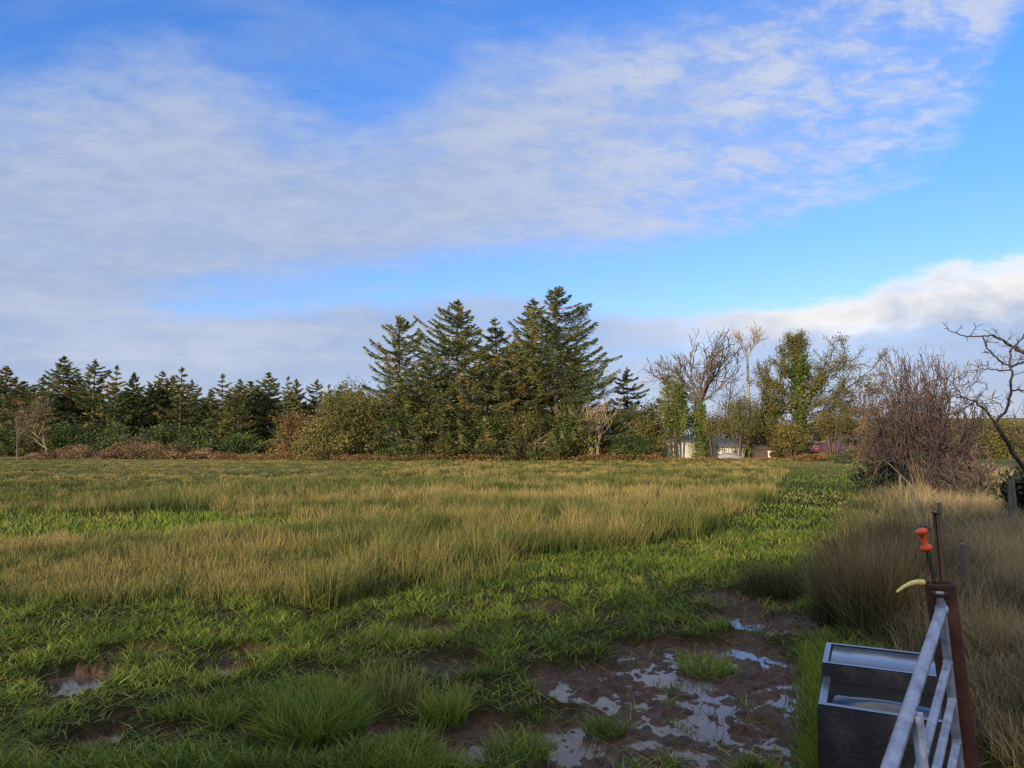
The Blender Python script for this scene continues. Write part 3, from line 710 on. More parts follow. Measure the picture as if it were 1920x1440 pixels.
def fan_tree(px, Yd, top, seed, label, fork, r, limbs, maxl=4, ivy=0, leafn=0, leafsz=.18, width=1, name='bare_tree', twig='twig', rmin=.026, spread=.36, trop=.05, leafm='olive', bark='bark', ivyh=.5, ivyr=.4, ivylvl=0, ratio=.62, L0=.42, lspread=.2, lean=0, nch=(2, 4)):
    """trunk that forks into the given limbs: (angle from upright in the picture plane, angle in depth, length share, start height share)"""
    rg = np.random.default_rng(seed); H = height(px, top, Yd); S = []; k = 8
    tp = [np.array([lean*H*t+.12*math.sin(t*5), .1*math.sin(t*4), H*fork*t]) for t in np.linspace(0, 1, k)]
    for i in range(k-1): S.append([*tp[i], *tp[i+1], r*(1.25-.35*i/k-.0)*(1.25 if i == 0 else 1), r*(1.25-.35*(i+1)/k), 0])
    for (a, b, Ls, st) in limbs:
        p = tp[min(k-1, int(st*(k-1)))]; d = [math.sin(R(a)), math.sin(R(b))*.8, math.cos(R(a))]
        grow(rg, p, d, H*(1-fork)*L0*Ls*1.25, r*.36*Ls**.3, 1, maxl, S, spread, trop, nchild=nch, wander=.12, ratio=ratio, sub=5, rmin=rmin)
    S = np.array(S); up = S[:, 8] > 0; z0 = H*fork; zm = np.percentile(S[:, 5], 99.9); kz = (H-z0)/(zm-z0)
    for c in (2, 5): S[:, c] = np.where(S[:, c] > z0, z0+(S[:, c]-z0)*kz, S[:, c])
    S[:, [0, 3]] *= width
    big, small = split_segs(S, 2)
    root = empty(name, place(px, Yd), label, 'tree')
    a_ = MB(); segs_mesh(a_, big[:, :8], 6, .5); a_.build('trunk', M[bark], root, smooth=True)
    b_ = MB(); segs_mesh(b_, small[:, :8], 3, rg.random(len(small))); b_.build('crown', M[twig], root)
    if leafn: leaf_on(S[S[:, 8] > 2], rg, leafn, leafsz, lspread).build('leaves', M[leafm], root)
    if ivy:
        b0 = S[(S[:, 8] == 0) & (S[:, 2] < H*ivyh)]; iv = leaf_on(b0, rg, ivy, .25, ivyr)
        if ivylvl:
            b1 = S[(S[:, 8] <= 2) & (S[:, 2] < H*ivyh)]; i2 = leaf_on(b1, rg, int(ivy*.5), .22, ivyr*.7)
            for V, F, T in zip(i2.V, i2.F4, i2.T): iv.add(V, F, T)
        iv.build('ivy', M['ivy'], root)
    return root
fan_tree(1314, 82, 620, 263, 'big bare tree with ivy covered trunk and fan of forked limbs', .43, .42,
    [(-52, 10, .95, 1), (-34, -25, 1, 1), (-16, 20, 1, 1), (0, -15, 1.1, 1), (14, 15, 1.1, 1), (29, -20, 1.05, 1), (46, 15, 1.1, 1), (62, -10, 1.0, 1)], ivy=5200, ivyh=.50, ivyr=.38, spread=.40, ratio=.64, width=.92, nch=(2, 4), L0=.40)
fan_tree(1408, 84, 603, 252, 'tall thin pale birch with a tuft of twigs at its top', .72, .13,
    [(-22, 10, .7, 1), (-6, -25, .9, 1), (10, 20, .9, 1), (28, -20, .8, 1), (60, 20, .3, .85), (-62, 0, .25, .7), (55, -20, .3, .55)], name='birch_tree', bark='pale_bark', twig='palegold', rmin=.020, spread=.45, ratio=.6, ivy=500, ivyh=.2, ivyr=.25)
bare_tree(1362, 87, 700, 253, 'ivy topped dead stem between the big bare tree and the birch', 'bare_tree', 3, .5, .2, .5, .1, ivy=700, rmin=.022)
bare_tree(1450, 83, 670, 254, 'ivy wrapped straight stem right of the birch', 'bare_tree', 3, .62, .22, .35, .14, ivy=1500, rmin=.022, ratio=.3, ivyr=.25, wander=.05)
fan_tree(1503, 82, 622, 255, 'large ivy clad tree with mossy branches spreading to the right', .78, .36,
    [(-25, 10, .8, 1), (5, -20, .9, 1), (28, 20, 1.0, .95), (20, 0, 1.5, .8), (-30, 0, 1.3, .75), (35, 20, 1.8, .7), (45, -20, 2.0, .62), (-48, 10, 1.5, .62), (38, 0, 2.2, .5), (-42, -20, 1.6, .45), (52, 20, 2.4, .55), (62, -15, 2.6, .45), (-62, -15, 1.5, .5), (72, 10, 2.6, .32), (78, -20, 2.4, .24), (-75, 15, 1.5, .3), (60, 30, 2.2, .3)],
    name='ivy_tree', ivy=8000, ivyh=.84, ivyr=.40, ivylvl=1, leafn=24000, leafsz=.16, lspread=.22, spread=.45, rmin=.022, L0=.56, width=.88, trop=.03, lean=-.008)
bare_tree(1580, 84, 700, 256, 'half leafed olive tree at the right of the ivy clad one', 'thorn_tree', 4, .30, .22, .75, .05, leafn=3200, leafsz=.22, leafspread=.3, width=1.5, rmin=.024, twig='palegold')
shrub(1385, 80.5, 752, 100, 'olive', 'dark olive thorn crown arching over the pale building', 260, 4600, .22, 34, .50, stems=10)
shrub(1340, 81, 780, 50, 'olive', 'small olive bush growing against the ivy covered trunk', 261, 1500, .22, 16, .55, stems=8)
shrub(1428, 86.5, 762, 62, 'rust_leaf', 'rust brown beech holding its dead leaves behind the dark shed', 262, 5200, .22, 26, .12)
shrub(1474, 82, 795, 60, 'brown_leaf', 'tan leafy bush left of the ivy clad tree foot', 263, 2400, .26, 20, .1)
shrub(1482, 80, 800, 70, 'olive', 'olive bush round the foot of the ivy clad tree', 264, 2600, .24, 24, .25)
shrub(1562, 80, 780, 100, 'olive', 'olive thicket in front of the distant house', 265, 1100, .22, 16, .7, stems=16)
shrub(1600, 66, 845, 90, 'green_leaf', 'low dark green hedge bush at the far end of the green strip', 266, 2600, .22, 22)
shrub(1535, 76, 850, 60, 'brown_leaf', 'low brown bush at the field edge before the red roof', 267, 1200, .22, 14)
shrub(1636, 40, 770, 70, 'brown_leaf', 'brown scrub bush left of the big purple-brown thorn', 268, 1900, .14, 20)
for i, (px, Yd, top, w, m, lab) in enumerate([(1222, 88, 765, 60, 'green_leaf', 'mixed green thicket between the grey-green spruce and the pale shed'), (1300, 93, 775, 90, 'olive', 'olive thicket rising behind the roof of the pale shed'), (1375, 94, 785, 90, 'brown_leaf', 'tan thicket rising behind the low outbuilding'),
        (1460, 90, 770, 80, 'olive', 'olive thicket between the beech and the ivy clad tree'), (1545, 104, 792, 80, 'brown_leaf', 'tan hedge close behind the red roofed shed'), (1148, 86, 775, 50, 'green_leaf', 'green bush behind the pale bare sapling stems')]):
    shrub(px, Yd, top, w, m, lab, 600+i, 2600, .34, 26)
# left front of the conifer row
bare_tree(33, 98, 745, 270, 'pale bare tree at the far left in front of the conifers', 'bare_tree', 4, .34, .15, .5, .12, bark='bark', twig='twig', rmin=.024, width=1.0)
bare_tree(88, 104, 752, 271, 'tan bare tree in front of the tallest conifer', 'bare_tree', 4, .3, .18, .6, .1, twig='twig', bark='pale_bark', rmin=.024, width=1.1, leafn=500, leafm='olive')
bare_tree(246, 92, 800, 272, 'small bare thorn leaning over the bracken bank', 'thorn_bush', 3, .35, .12, .6, .05, multi=3, twig='twig', rmin=.025, lean=(.3, 0), cat='bush')
for i, (px, top, w, m, lab) in enumerate([(10, 800, 90, 'green_leaf', 'dark green bush at the left edge below the conifers'), (75, 805, 70, 'olive', 'olive bush behind the left end of the bracken bank'), (135, 800, 90, 'green_leaf', 'green bush below the tallest conifer of the row'),
        (205, 790, 80, 'green_leaf', 'pale green bush with layered branches below the slim conifer'), (300, 800, 90, 'green_leaf', 'green bush behind the middle of the bracken bank'), (365, 800, 70, 'green_leaf', 'green bush under the four close conifer tops'), (455, 815, 80, 'green_leaf', 'green bush under the pointed conifer'), (515, 825, 60, 'olive', 'olive bush left of the round brown shrub')]):
    shrub(px, 106, top, w, m, lab, 280+i, 1700, .42, 18)

# bracken bank and field margins
def scatter_leaf(name, m, pts_fn, n, size, label, cat, seed, tl=(.1, .95)):
    rg = np.random.default_rng(seed); mb = MB(); P, tn = pts_fn(rg, n)
    leaves(mb, P, size*rg.uniform(.6, 1.4, n), rg, np.clip(tn, *tl), flat=.1, aspect=.7)
    return tag(mb.build(name, m), label, cat, kind='stuff')
def bank(rg, n):
    px = rg.uniform(45, 415, n); Yd = rg.uniform(84, 90, n)
    x = (px-960)/FPX*Yd/(cp)*1.0; h = np.maximum(.1, -1.1+3.9*fbm(x, Yd, 1.8, 61))*sm(415, 385, px)*sm(40, 90, px)
    z = h*np.sqrt(rg.random(n)); return np.stack([x, Yd+rg.normal(0, .4, n), z], 1), .45+.9*(fbm(x, Yd, 2.0, 62)-.5)+rg.normal(0, .15, n)
scatter_leaf('bracken', M['bracken'], bank, 34000, .17, 'russet dead bracken bank along the far left edge of the field', 'bracken', 5)
def margin(rg, n):
    px = rg.uniform(400, 1640, n); Yd = 79+rg.normal(0, 1.5, n)+(px < 620)*5
    x = (px-960)/FPX*Yd; h = (.2+.9*fbm(x, Yd, 2.5, 63))*np.where((px > 1235) & (px < 1480), .45, 1)
    return np.stack([x, Yd, h*rg.random(n)], 1), .35+.9*(fbm(x, Yd, 1.6, 64)-.5)+rg.normal(0, .15, n)
scatter_leaf('undergrowth', M['brown_leaf'], margin, 36000, .16, 'tan and brown undergrowth at the far margin of the field', 'undergrowth', 6)

# big twiggy thorn on the right
def twig_bush(name, base, w, d, h, seed, nst, label, tm='purple_twig', rmin=.006, maxl=4, cat='bush', k=1.0, leafn=0, leafm='green_leaf', group=None):
    rg = np.random.default_rng(seed); S = []
    for i in range(nst):
        a = rg.uniform(0, 2*PI); q = rg.random()**.6
        dr = np.array([math.cos(a)*q*w/h*.62, math.sin(a)*q*d/h*.62, 1-.45*q])
        grow(rg, [math.cos(a)*q*w*.12, math.sin(a)*q*d*.12, 0], dr, h*.36*rg.uniform(.7, 1.1), .035*k, 0, maxl, S, .5, .03, wander=.2, ratio=.62, sub=4, rmin=rmin)
    S = np.array(S); S[:, 2] = np.maximum(S[:, 2], .02); S[:, 5] = np.maximum(S[:, 5], .02)
    zz = np.percentile(S[:, 5], 99.9); S[:, [2, 5]] *= h/zz
    wx_ = np.percentile(np.abs(S[:, 3]), 99); S[:, [0, 3]] *= (w/2)/wx_
    wy_ = np.percentile(np.abs(S[:, 4]), 99); S[:, [1, 4]] *= (d/2)/wy_
    root = empty(name, base, label, cat, group)
    big, small = split_segs(S, 1)
    a = MB(); segs_mesh(a, big[:, :8], 5, .45); a.build('stems', M['twig'], root)
    b = MB(); segs_mesh(b, small[:, :8], 3, np.clip(.15+.75*small[:, 5]/h+rg.normal(0, .2, len(small)), 0, 1)); b.build('twigs', M[tm], root)
    if leafn: leaf_on(small, rg, leafn, .07, .05).build('leaves', M[leafm], root)
    return root
p = at(1742, 850, 22)
twig_bush('thorn_bush', (p[0], p[1], 0), 3.8, 3.4, height(1742, 658, 22), 301, 38, 'dense purple-brown bare thorn bush, the biggest bush on the right', maxl=4, rmin=.008)
p = at(1668, 850, 27)
twig_bush('thorn_bush', (p[0], p[1], 0), 2.2, 2.4, height(1648, 745, 27), 302, 12, 'looser bare bush behind the left side of the big purple-brown thorn', maxl=4, rmin=.010)
p = at(1835, 850, 19)
twig_bush('thorn_bush', (p[0], p[1], 0), 2.4, 2.0, height(1835, 835, 19), 303, 14, 'low brown bramble bush at the right foot of the big thorn', maxl=3, rmin=.008)
rg = np.random.default_rng(310)
for (px, Yd, top, w, lab) in [(1935, 15, 890, 1.3, 'dark evergreen bush at the right edge behind the fence wires'), (1660, 25, 872, 2.2, 'dark green gorse bush at the foot of the big thorn')]:
    p = at(px, 850, Yd); h = height(px, top, Yd)
    tk, cr = shrub_mesh(w, w, h, 5000, rg, .10, 26, 0, 12, 0, .35)
    root = empty('evergreen_bush', (p[0], p[1], 0), lab, 'bush'); tk.build('stems', M['dark_twig'], root); cr.build('foliage', M['holly'], root)

# wind bent hawthorn leaning in from the right edge
def hawthorn():
    Y0 = 10.0; rg = np.random.default_rng(401)
    P = lambda px, py, dy=0: at(px, py, Y0+dy)
    base = P(1985, 960, .3); base[2] = 0.1
    lines_ = [  # pixels along each limb, start and end radius (m), depth drift
        ([(1985, 960, .3), (1950, 910, .2), (1905, 860, .1), (1880, 815, 0), (1866, 795, 0)], .040, .030),
        ([(1866, 795, 0), (1850, 770, -.1), (1828, 752, -.2), (1800, 745, -.3), (1772, 738, -.4)], .020, .005),
        ([(1828, 752, -.2), (1812, 765, -.1), (1790, 772, 0)], .014, .005),
        ([(1866, 795, 0), (1882, 778, .1), (1893, 750, .1), (1897, 720, 0), (1896, 690, -.1), (1894, 660, -.1)], .023, .016),
        ([(1894, 685, -.1), (1868, 672, -.3), (1850, 650, -.4), (1843, 632, -.5)], .014, .009),
        ([(1930, 672, .3), (1905, 655, .1), (1885, 640, 0), (1860, 630, -.2), (1835, 632, -.4), (1806, 630, -.5), (1785, 622, -.6), (1770, 616, -.6)], .019, .005),
        ([(1895, 694, 0), (1870, 694, .1), (1845, 690, .2), (1815, 683, .3)], .013, .005),
        ([(1896, 688, 0), (1915, 680, .1), (1935, 672, .2)], .02, .018),
        ([(1897, 732, 0), (1925, 731, .2)], .015, .01),
        ([(1894, 660, 0), (1910, 640, .2), (1930, 615, .3)], .02, .01),
        ([(1945, 690, .3), (1920, 660, .3), (1890, 645, .3), (1862, 628, .2)], .02, .01)]
    big = []; tw = []
    for pts, r0, r1 in lines_:
        A = np.array([P(*q) for q in pts]); n = len(A)
        t = np.linspace(0, n-1, n*3); B = np.stack([np.interp(t, np.arange(n), A[:, k]) for k in range(3)], 1)
        B[1:-1] += rg.normal(0, .010, (len(B)-2, 3)); rr = np.linspace(r0, r1, len(B))*.85
        for i in range(len(B)-1):
            big.append([*B[i], *B[i+1], rr[i], rr[i+1]])
            if r0 < .035 and rg.random() < .5:
                d = unit(B[i+1]-B[i]); L = rg.uniform(.05, .20)
                dd = unit(d*.5+rg.normal(0, .7, 3)+np.array([0, 0, .35]))
                S = []; grow(rg, B[i], dd, L, .006, 2, 3, S, .7, .05, wander=.25, sub=3, rmin=.0028); tw += [s[:8] for s in S]
    o = np.array([base[0], base[1], 0])
    big = np.array(big); tw = np.array(tw)
    big = np.vstack([[[*o, *P(1985, 960, .3), .055, .04]], big])
    for A in (big, tw): A[:, :3] -= o; A[:, 3:6] -= o
    root = empty('hawthorn_tree', o, 'dark wind bent hawthorn with knobbly bare limbs reaching in from the right edge', 'tree')
    a = MB(); segs_mesh(a, big, 7, .5); a.build('trunk', M['dark_twig'], root, smooth=True)
    b = MB(); segs_mesh(b, tw, 4, .3); b.build('twigs', M['dark_twig'], root)
hawthorn()
p = at(1925, 850, 17)
bt = twig_bush('thorn_bush', (p[0], p[1], 0), 3.6, 2.5, height(1925, 730, 17), 305, 5, 'thin bare thorn behind the bent hawthorn at the right edge', tm='dark_twig', maxl=3, rmin=.005)

# ------------------------------------------------------------------ fence on the right
root = empty('wire_fence', (*G(1800, 920)[:2], 0), 'short wire fence of pale stakes at the right edge before the dark evergreen bush', 'fence')
off = np.array([*G(1800, 920)[:2], 0])
def fence(root, off, stk, seed, hs=1.12):
    pp = []
    for i, (x, y) in enumerate(stk):
        mb = MB(); r_ = np.random.default_rng(seed+i); ln = r_.normal(0, .05, 2)
        b = np.array([x, y, 0])-off; t_ = b+np.array([ln[0], ln[1], hs+r_.normal(0, .04)]); pp.append(t_)
        mb.tube([b, (b+t_)/2+[.01, 0, 0], t_], [.034, .032, .028], 7); mb.build('stake', M['wood'], root)
    for z in (.10, .42, .78):
        mb = MB(); pts = []
        for a, b in zip(pp[:-1], pp[1:]):
            for s in np.linspace(0, 1, 5)[:-1]: q = a+(b-a)*s; q = q-np.array([0, 0, z+.05*math.sin(s*PI)]); pts.append(q)
        pts.append(pp[-1]-np.array([0, 0, z]))
        mb.tube(pts, .004, 4, caps=False); mb.build('wire', M['wire'], root)
fence(root, off, [(8.3, 12), (9.6, 13.7), (11.0, 15.4), (13.5, 18.6)], 900)
o2 = np.array([6.3, 10.5, 0])
root = empty('wire_fence', o2, 'wire fence of grey stakes running away right of the green strip', 'fence')
fence(root, o2, [(4.1, 6.6), (5.9, 10.0), (8.0, 14.2), (10.4, 19.2), (13.2, 25.4), (17.2, 34)], 950, .86)

# ------------------------------------------------------------------ buildings
def gable(root, c, w, d, h, rh, wallm, roofm, rz=0, over=.15, roof_name='roof', ax='x'):
    """walls box and a pitched roof, ridge along local x"""
    mb = MB(); ca, sa = math.cos(rz), math.sin(rz)
    def T(P): P = np.array(P, float); Q = P.copy(); Q[:, 0] = P[:, 0]*ca-P[:, 1]*sa+c[0]; Q[:, 1] = P[:, 0]*sa+P[:, 1]*ca+c[1]; Q[:, 2] += c[2]; return Q
    a, b = w/2, d/2
    V = [[-a, -b, 0], [a, -b, 0], [a, b, 0], [-a, b, 0], [-a, -b, h], [a, -b, h], [a, b, h], [-a, b, h], [-a, 0, h+rh], [a, 0, h+rh]]
    mb.add(T(V), [[0, 1, 5, 4], [1, 2, 6, 5], [2, 3, 7, 6], [3, 0, 4, 7]]); mb.add(T(V), [[4, 7, 8], [5, 9, 6]])
    mb.build('wall', wallm, root)
    o = over; t = .08; dz = rh/b*o
    mb = MB()
    for s in (-1, 1):
        lo = h-dz; V = [[-a-o, s*(b+o), lo+.01], [a+o, s*(b+o), lo+.01], [a+o, 0, h+rh+.01], [-a-o, 0, h+rh+.01]]; V += [[v[0], v[1], v[2]+t] for v in V]
        mb.add(T(V), [[0, 3, 2, 1], [4, 5, 6, 7], [0, 1, 5, 4], [1, 2, 6, 5], [2, 3, 7, 6], [3, 0, 4, 7]])
    return mb.build(roof_name, roofm, root), T
# pale shed
Yd = 86; x0 = at(1236, 850, Yd)[0]; x1 = at(1306, 850, Yd)[0]
root = empty('pale_shed', ((x0+x1)/2, Yd, 0), 'weathered pale cream shed half hidden left of the ivy covered trunk', 'shed')
h = height(1280, 826, Yd)
ro, T = gable(root, (0, 0, 0), x1-x0, 4.5, h*.92, h*.22, M['wall_pale'], M['tin'], R(8))
m_ = MB(); m_.add(T([[.9, -2.29, 0.02], [1.8, -2.29, 0.02], [1.8, -2.29, 1.5], [.9, -2.29, 1.5]]), [[0, 1, 2, 3]]); m_.add(T([[.9, -2.27, 0.02], [1.8, -2.27, 0.02], [1.8, -2.27, 1.5], [.9, -2.27, 1.5]]), [[0, 1, 2, 3]]); m_.build('door', M['tin'], root)
# low pale outbuilding
Yd = 87; x0 = at(1318, 850, Yd)[0]; x1 = at(1388, 850, Yd)[0]
root = empty('outbuilding', ((x0+x1)/2, Yd, 0), 'low pale rendered outbuilding right of the ivy covered trunk', 'outbuilding')
ro, T = gable(root, (0, 0, 0), x1-x0, 4.0, height(1350, 838, Yd), 1.0, M['wall_pale'], M['tin'], R(-3))
m_ = MB(); m_.box((1.0, -2.06, .9), (.6, .05, .5)); w_ = m_.build('window', M['whitepl'], root); m_ = MB(); m_.box((1.0, -2.10, .9), (.45, .02, .36)); m_.build('pane', M['glass'], w_)
# upturned boat / tank
Yd = 80.0; c = at(1367, 850, Yd)
root = empty('upturned_boat', (c[0], Yd, 0), 'grey upturned rowing boat lying at the field edge before the outbuilding', 'boat')
mb = MB(); n = 13; L_ = 2.5; rings = []
for i in range(n):
    t = i/(n-1); w = .75*math.sin(PI*(.12+.8*t))**.6; hh_ = .8*math.sin(PI*(.14+.74*t))**.5
    rings.append([[-L_/2+L_*t, w*math.cos(a), max(.02, hh_*math.sin(a))] for a in np.linspace(0, PI, 9)])
V = np.array(rings).reshape(-1, 3); F = [[i*9+j, i*9+j+1, (i+1)*9+j+1, (i+1)*9+j] for i in range(n-1) for j in range(8)]
mb.add(V, F); mb.add(V[:9], [[0, j, j+1] for j in range(1, 8)]); mb.add(V[-9:], [[0, j+1, j] for j in range(1, 8)]); mb.build('hull', M['tin'], root, smooth=True)
mb = MB(); mb.tube([(-L_/2+.15, 0, .62), (-.6, 0, .83), (.6, 0, .83), (L_/2-.1, 0, .6)], .035, 6); mb.build('keel', M['tin'], root)
# dark shed with pale window
Yd = 84; x0 = at(1408, 850, Yd)[0]; x1 = at(1482, 850, Yd)[0]
root = empty('dark_shed', ((x0+x1)/2, Yd, 0), 'low dark shed with one pale framed window below the rust brown beech', 'shed')
ro, T = gable(root, (0, 0, 0), x1-x0, 3.5, height(1440, 842, Yd), .55, M['darkwall'], M['darkwall'], R(2))
m_ = MB(); px_ = at(1437, 850, Yd)[0]-(x0+x1)/2; m_.box((px_, -1.83, .62), (.95, .08, .95)); w_ = m_.build('window', M['white'], root); m_ = MB(); m_.box((px_+.05, -1.885, .62), (.55, .03, .55)); m_.build('pane', M['glass'], w_)
# red roofed shed
Yd = 96; x0 = at(1512, 850, Yd)[0]; x1 = at(1574, 850, Yd)[0]
root = empty('red_roofed_shed', ((x0+x1)/2, Yd, 0), 'shed with faded red metal roof right of the ivy clad tree', 'shed')
gable(root, (0, 0, 0), x1-x0, 6, height(1540, 850, Yd)+.2, 1.35, M['darkwall'], M['red_tin'], R(-6))
# distant house
Yd = 128; x0 = at(1538, 850, Yd)[0]; x1 = at(1612, 850, Yd)[0]
root = empty('farm_house', ((x0+x1)/2, Yd, 0), 'distant farmhouse with slate roof, white gable and chimney beyond the trees', 'house')
zr = float(hillz(x0, Yd))
ro, T = gable(root, (-1.6, 3, 0), 5.2, 6, height(1560, 838, Yd), 1.9, M['white'], M['slate'], R(-4))
m_ = MB(); m_.box((-3.6, 3, height(1545, 822, Yd)-.5), (.9, .9, 2.2)); m_.build('chimney', M['white'], ro)
m_ = MB(); m_.box((2.0, -1, height(1585, 846, Yd)/2), (3.4, 5, height(1585, 846, Yd))); m_.build('wall', M['white'], root)
m_ = MB(); m_.box((2.0, -1, height(1585, 843, Yd)+.15), (3.7, 5.4, .7), tilt=(0, 0)); m_.build('roof', M['slate'], root)
m_ = MB(); m_.box((3.95, -1.2, height(1610, 832, Yd)/2), (.7, .9, height(1610, 832, Yd))); m_.build('chimney', M['white'], root)
m_ = MB(); m_.box((1.9, -3.53, .95), (1.3, .08, .8)); w_ = m_.build('window', M['darkwall'], root); m_ = MB(); m_.box((1.9, -3.6, .95), (1.1, .03, .6)); m_.build('pane', M['glass'], w_)

# far hedgerow trees on the rise
for i, (px, Yd, top, w, m, lab) in enumerate([(1530, 150, 800, 70, 'brown_leaf', 'far brown hedge on the rise behind the distant farmhouse'), (1640, 120, 800, 120, 'olive', 'far olive hedge on the rise behind the big purple-brown thorn'), (1880, 90, 792, 170, 'olive', 'olive brown scrub on the rise seen behind the bent hawthorn'), (1790, 95, 795, 120, 'olive', 'olive scrub on the rise right of the big purple-brown thorn')]):
    shrub(px, Yd, top, w, m, lab, 500+i, 6500, .40, 46, name='far_hedge', cat='hedge', stems=12)

# ------------------------------------------------------------------ trough
ang = math.atan2(3.26-3.47, 1.86-1.44)
u = np.array([math.cos(ang), math.sin(ang), 0]); v = np.array([-u[1], u[0], 0])
O = np.array([1.44, 3.47, 0]); Wt, Dt, Ht, th = .60, .90, .50, .042; Db = .50
root = empty('water_trough', O+u*Wt/2+v*Dt/2, 'wet grey stone water trough with raised float box, behind the gate', 'water trough', rz=ang)
def tray(name, x0, x1, y0, y1, z0, z1, t, depth, m):
    """open box with real wall thickness and a lighter rim"""
    mb = MB(); a, b, c_, d_ = x0-Wt/2, x1-Wt/2, y0-Dt/2, y1-Dt/2
    O_ = lambda z, q: [[a+q, c_+q, z], [b-q, c_+q, z], [b-q, d_-q, z], [a+q, d_-q, z]]
    V = O_(z0, -.012)+O_(z1-.010, 0)+O_(z1, .008)+O_(z1, t-.008)+O_(z1-.010, t)+O_(z1-depth, t+.012)
    F = []
    for k in range(5):
        for j in range(4): F.append([k*4+j, k*4+(j+1) % 4, (k+1)*4+(j+1) % 4, (k+1)*4+j])
    F.append([20, 21, 22, 23]); F.append([3, 2, 1, 0])
    mb.add(V, F); o = mb.build(name, m, root); bv = mb
    r_ = MB(); q0, q1 = .004, t-.004
    V = O_(z1+.002, q0)+O_(z1+.002, q1); r_.add(V, [[j, (j+1) % 4, 4+(j+1) % 4, 4+j] for j in range(4)]); r_.build('rim', M['rim'], o)
    return o
ba = tray('basin', 0, Wt, 0, Db, -.1, Ht, th, .20, M['concrete'])
mb = MB(); mb.box((0, Db/2-Dt/2, Ht-.017), (Wt-2*th-.004, Db-2*th-.004, .01)); mb.build('water', mat('trough_water', [(0, (.02, .022, .02)), (1, (.03, .032, .03))], .03, spec=1.0), root)
fb = tray('float_box', -.004, Wt+.012, Db-th+.004, Dt, -.1, Ht+.068, .035, .05, M['concrete'])
mb = MB(); mb.box((.004, (Db-th+Dt)/2-Dt/2, Ht+.050), (Wt-.062, Dt-Db+th-.082, .03)); mb.build('lid', mat('wet_lid_sky_tint', [(0, (.04, .05, .065)), (1, (.12, .14, .175))], .18, noise=(5, .8), spec=1.0, bump=(9, .05, .01)), root, bevel=.004)  # bluish lid colour stands in for reflected sky

# ------------------------------------------------------------------ gate and post
A = at(1766, 1142, 2.6); B2 = at(1668, 1440, 1.76); d = unit(B2-A); d_h = d.copy()
pz = A[2]
root = empty('gate_post', (A[0]+.035, A[1]+.05, 0), 'rusty hollow steel gate post', 'gate post')
po = np.array([A[0]+.035, A[1]+.05, 0])
top = at(1762, 1093, 2.66)-po; bot = np.array([.085, -.02, -.05])
mb = MB(); ro_, ri_ = .049, .042; n = 28
k = 9; pts = [bot+(top-bot)*t for t in np.linspace(0, 1, k)]
mb.tube(pts, ro_, n, caps=False)
axis = unit(top-bot)
e1 = unit(np.cross(axis, [0, 1, 0])); e2 = np.cross(axis, e1)
th_ = np.arange(n)*2*PI/n; ring = lambda r, z: top+axis*z+r*(np.cos(th_)[:, None]*e1+np.sin(th_)[:, None]*e2)
V = np.vstack([ring(ro_+.002, -.012), ring(ro_+.002, 0), ring(ri_, .001), ring(ri_, -.3)])
mb.add(V, [[i*n+j, i*n+(j+1) % n, (i+1)*n+(j+1) % n, (i+1)*n+j] for i in range(3) for j in range(n)])
mb.add(ring(ri_+.001, -.12), [[0, j, j+1] for j in range(1, n-1)])
mb.build('pipe', M['rust'], root, smooth=True)
# latch lug on the post
mb = MB(); q = at(1761, 1115, 2.60)-po; mb.box(q, (.055, .03, .022)); mb.build('latch_lug', M['rust'], root, bevel=.004)
mb = MB(); q = at(1762, 1112, 2.575)-po; mb.box(q, (.026, .012, .010)); mb.build('latch_pin', M['galv'], root, bevel=.002)
# gate
root = empty('field_gate', A, 'galvanised tubular steel field gate coming towards the viewer', 'gate')
lean = unit(np.array([.055, -.015, -1.0]))      # stile follows the lean of the post
o3 = np.zeros(3); Lg = 1.5
bars = [0, .185, .315, .455, .62, .80]
stile_top = lean*-.01
def T0(dist): return lean*dist
mb = MB(); mb.tube([T0(-.03), T0(.4), T0(.9)], .015, 14); mb.build('end_stile', M['galv'], root, smooth=True)
for i, z in enumerate(bars):
    s = T0(z); r_ = .0185 if i == 0 else .0135
    dd = d if i == 0 else d
    mb = MB(); mb.tube([s, s+dd*.012, s+dd*.022, s+dd*.4, s+dd*.9, s+dd*Lg], [r_*1.22, r_*1.2, r_, r_, r_, r_], 14); mb.build('rail', M['galv'], root, smooth=True)
# upright flat brace, two thin strips
s0 = d*.78
for off_ in (0, .018):
    mb = MB(); a_ = s0+d*off_*1.4; c_ = (a_+a_+lean*.82)/2; 
    side = unit(np.cross(d, lean)); V = []
    for P_ in (a_, a_+lean*.82):
        for sx in (-1, 1):
            for sy in (-1, 1): V.append(P_+d*sx*.004+side*sy*.012+side*(.022))
    mb.add(V, [[0, 1, 3, 2], [4, 6, 7, 5], [0, 4, 5, 1], [2, 3, 7, 6], [0, 2, 6, 4], [1, 5, 7, 3]]); mb.build('brace', M['galv'], root)
mb = MB(); mb.tube([at(1763, 1122, 2.58)-A, at(1765, 1140, 2.58)-A], .012, 10); mb.build('hinge_collar', M['galv'], root)

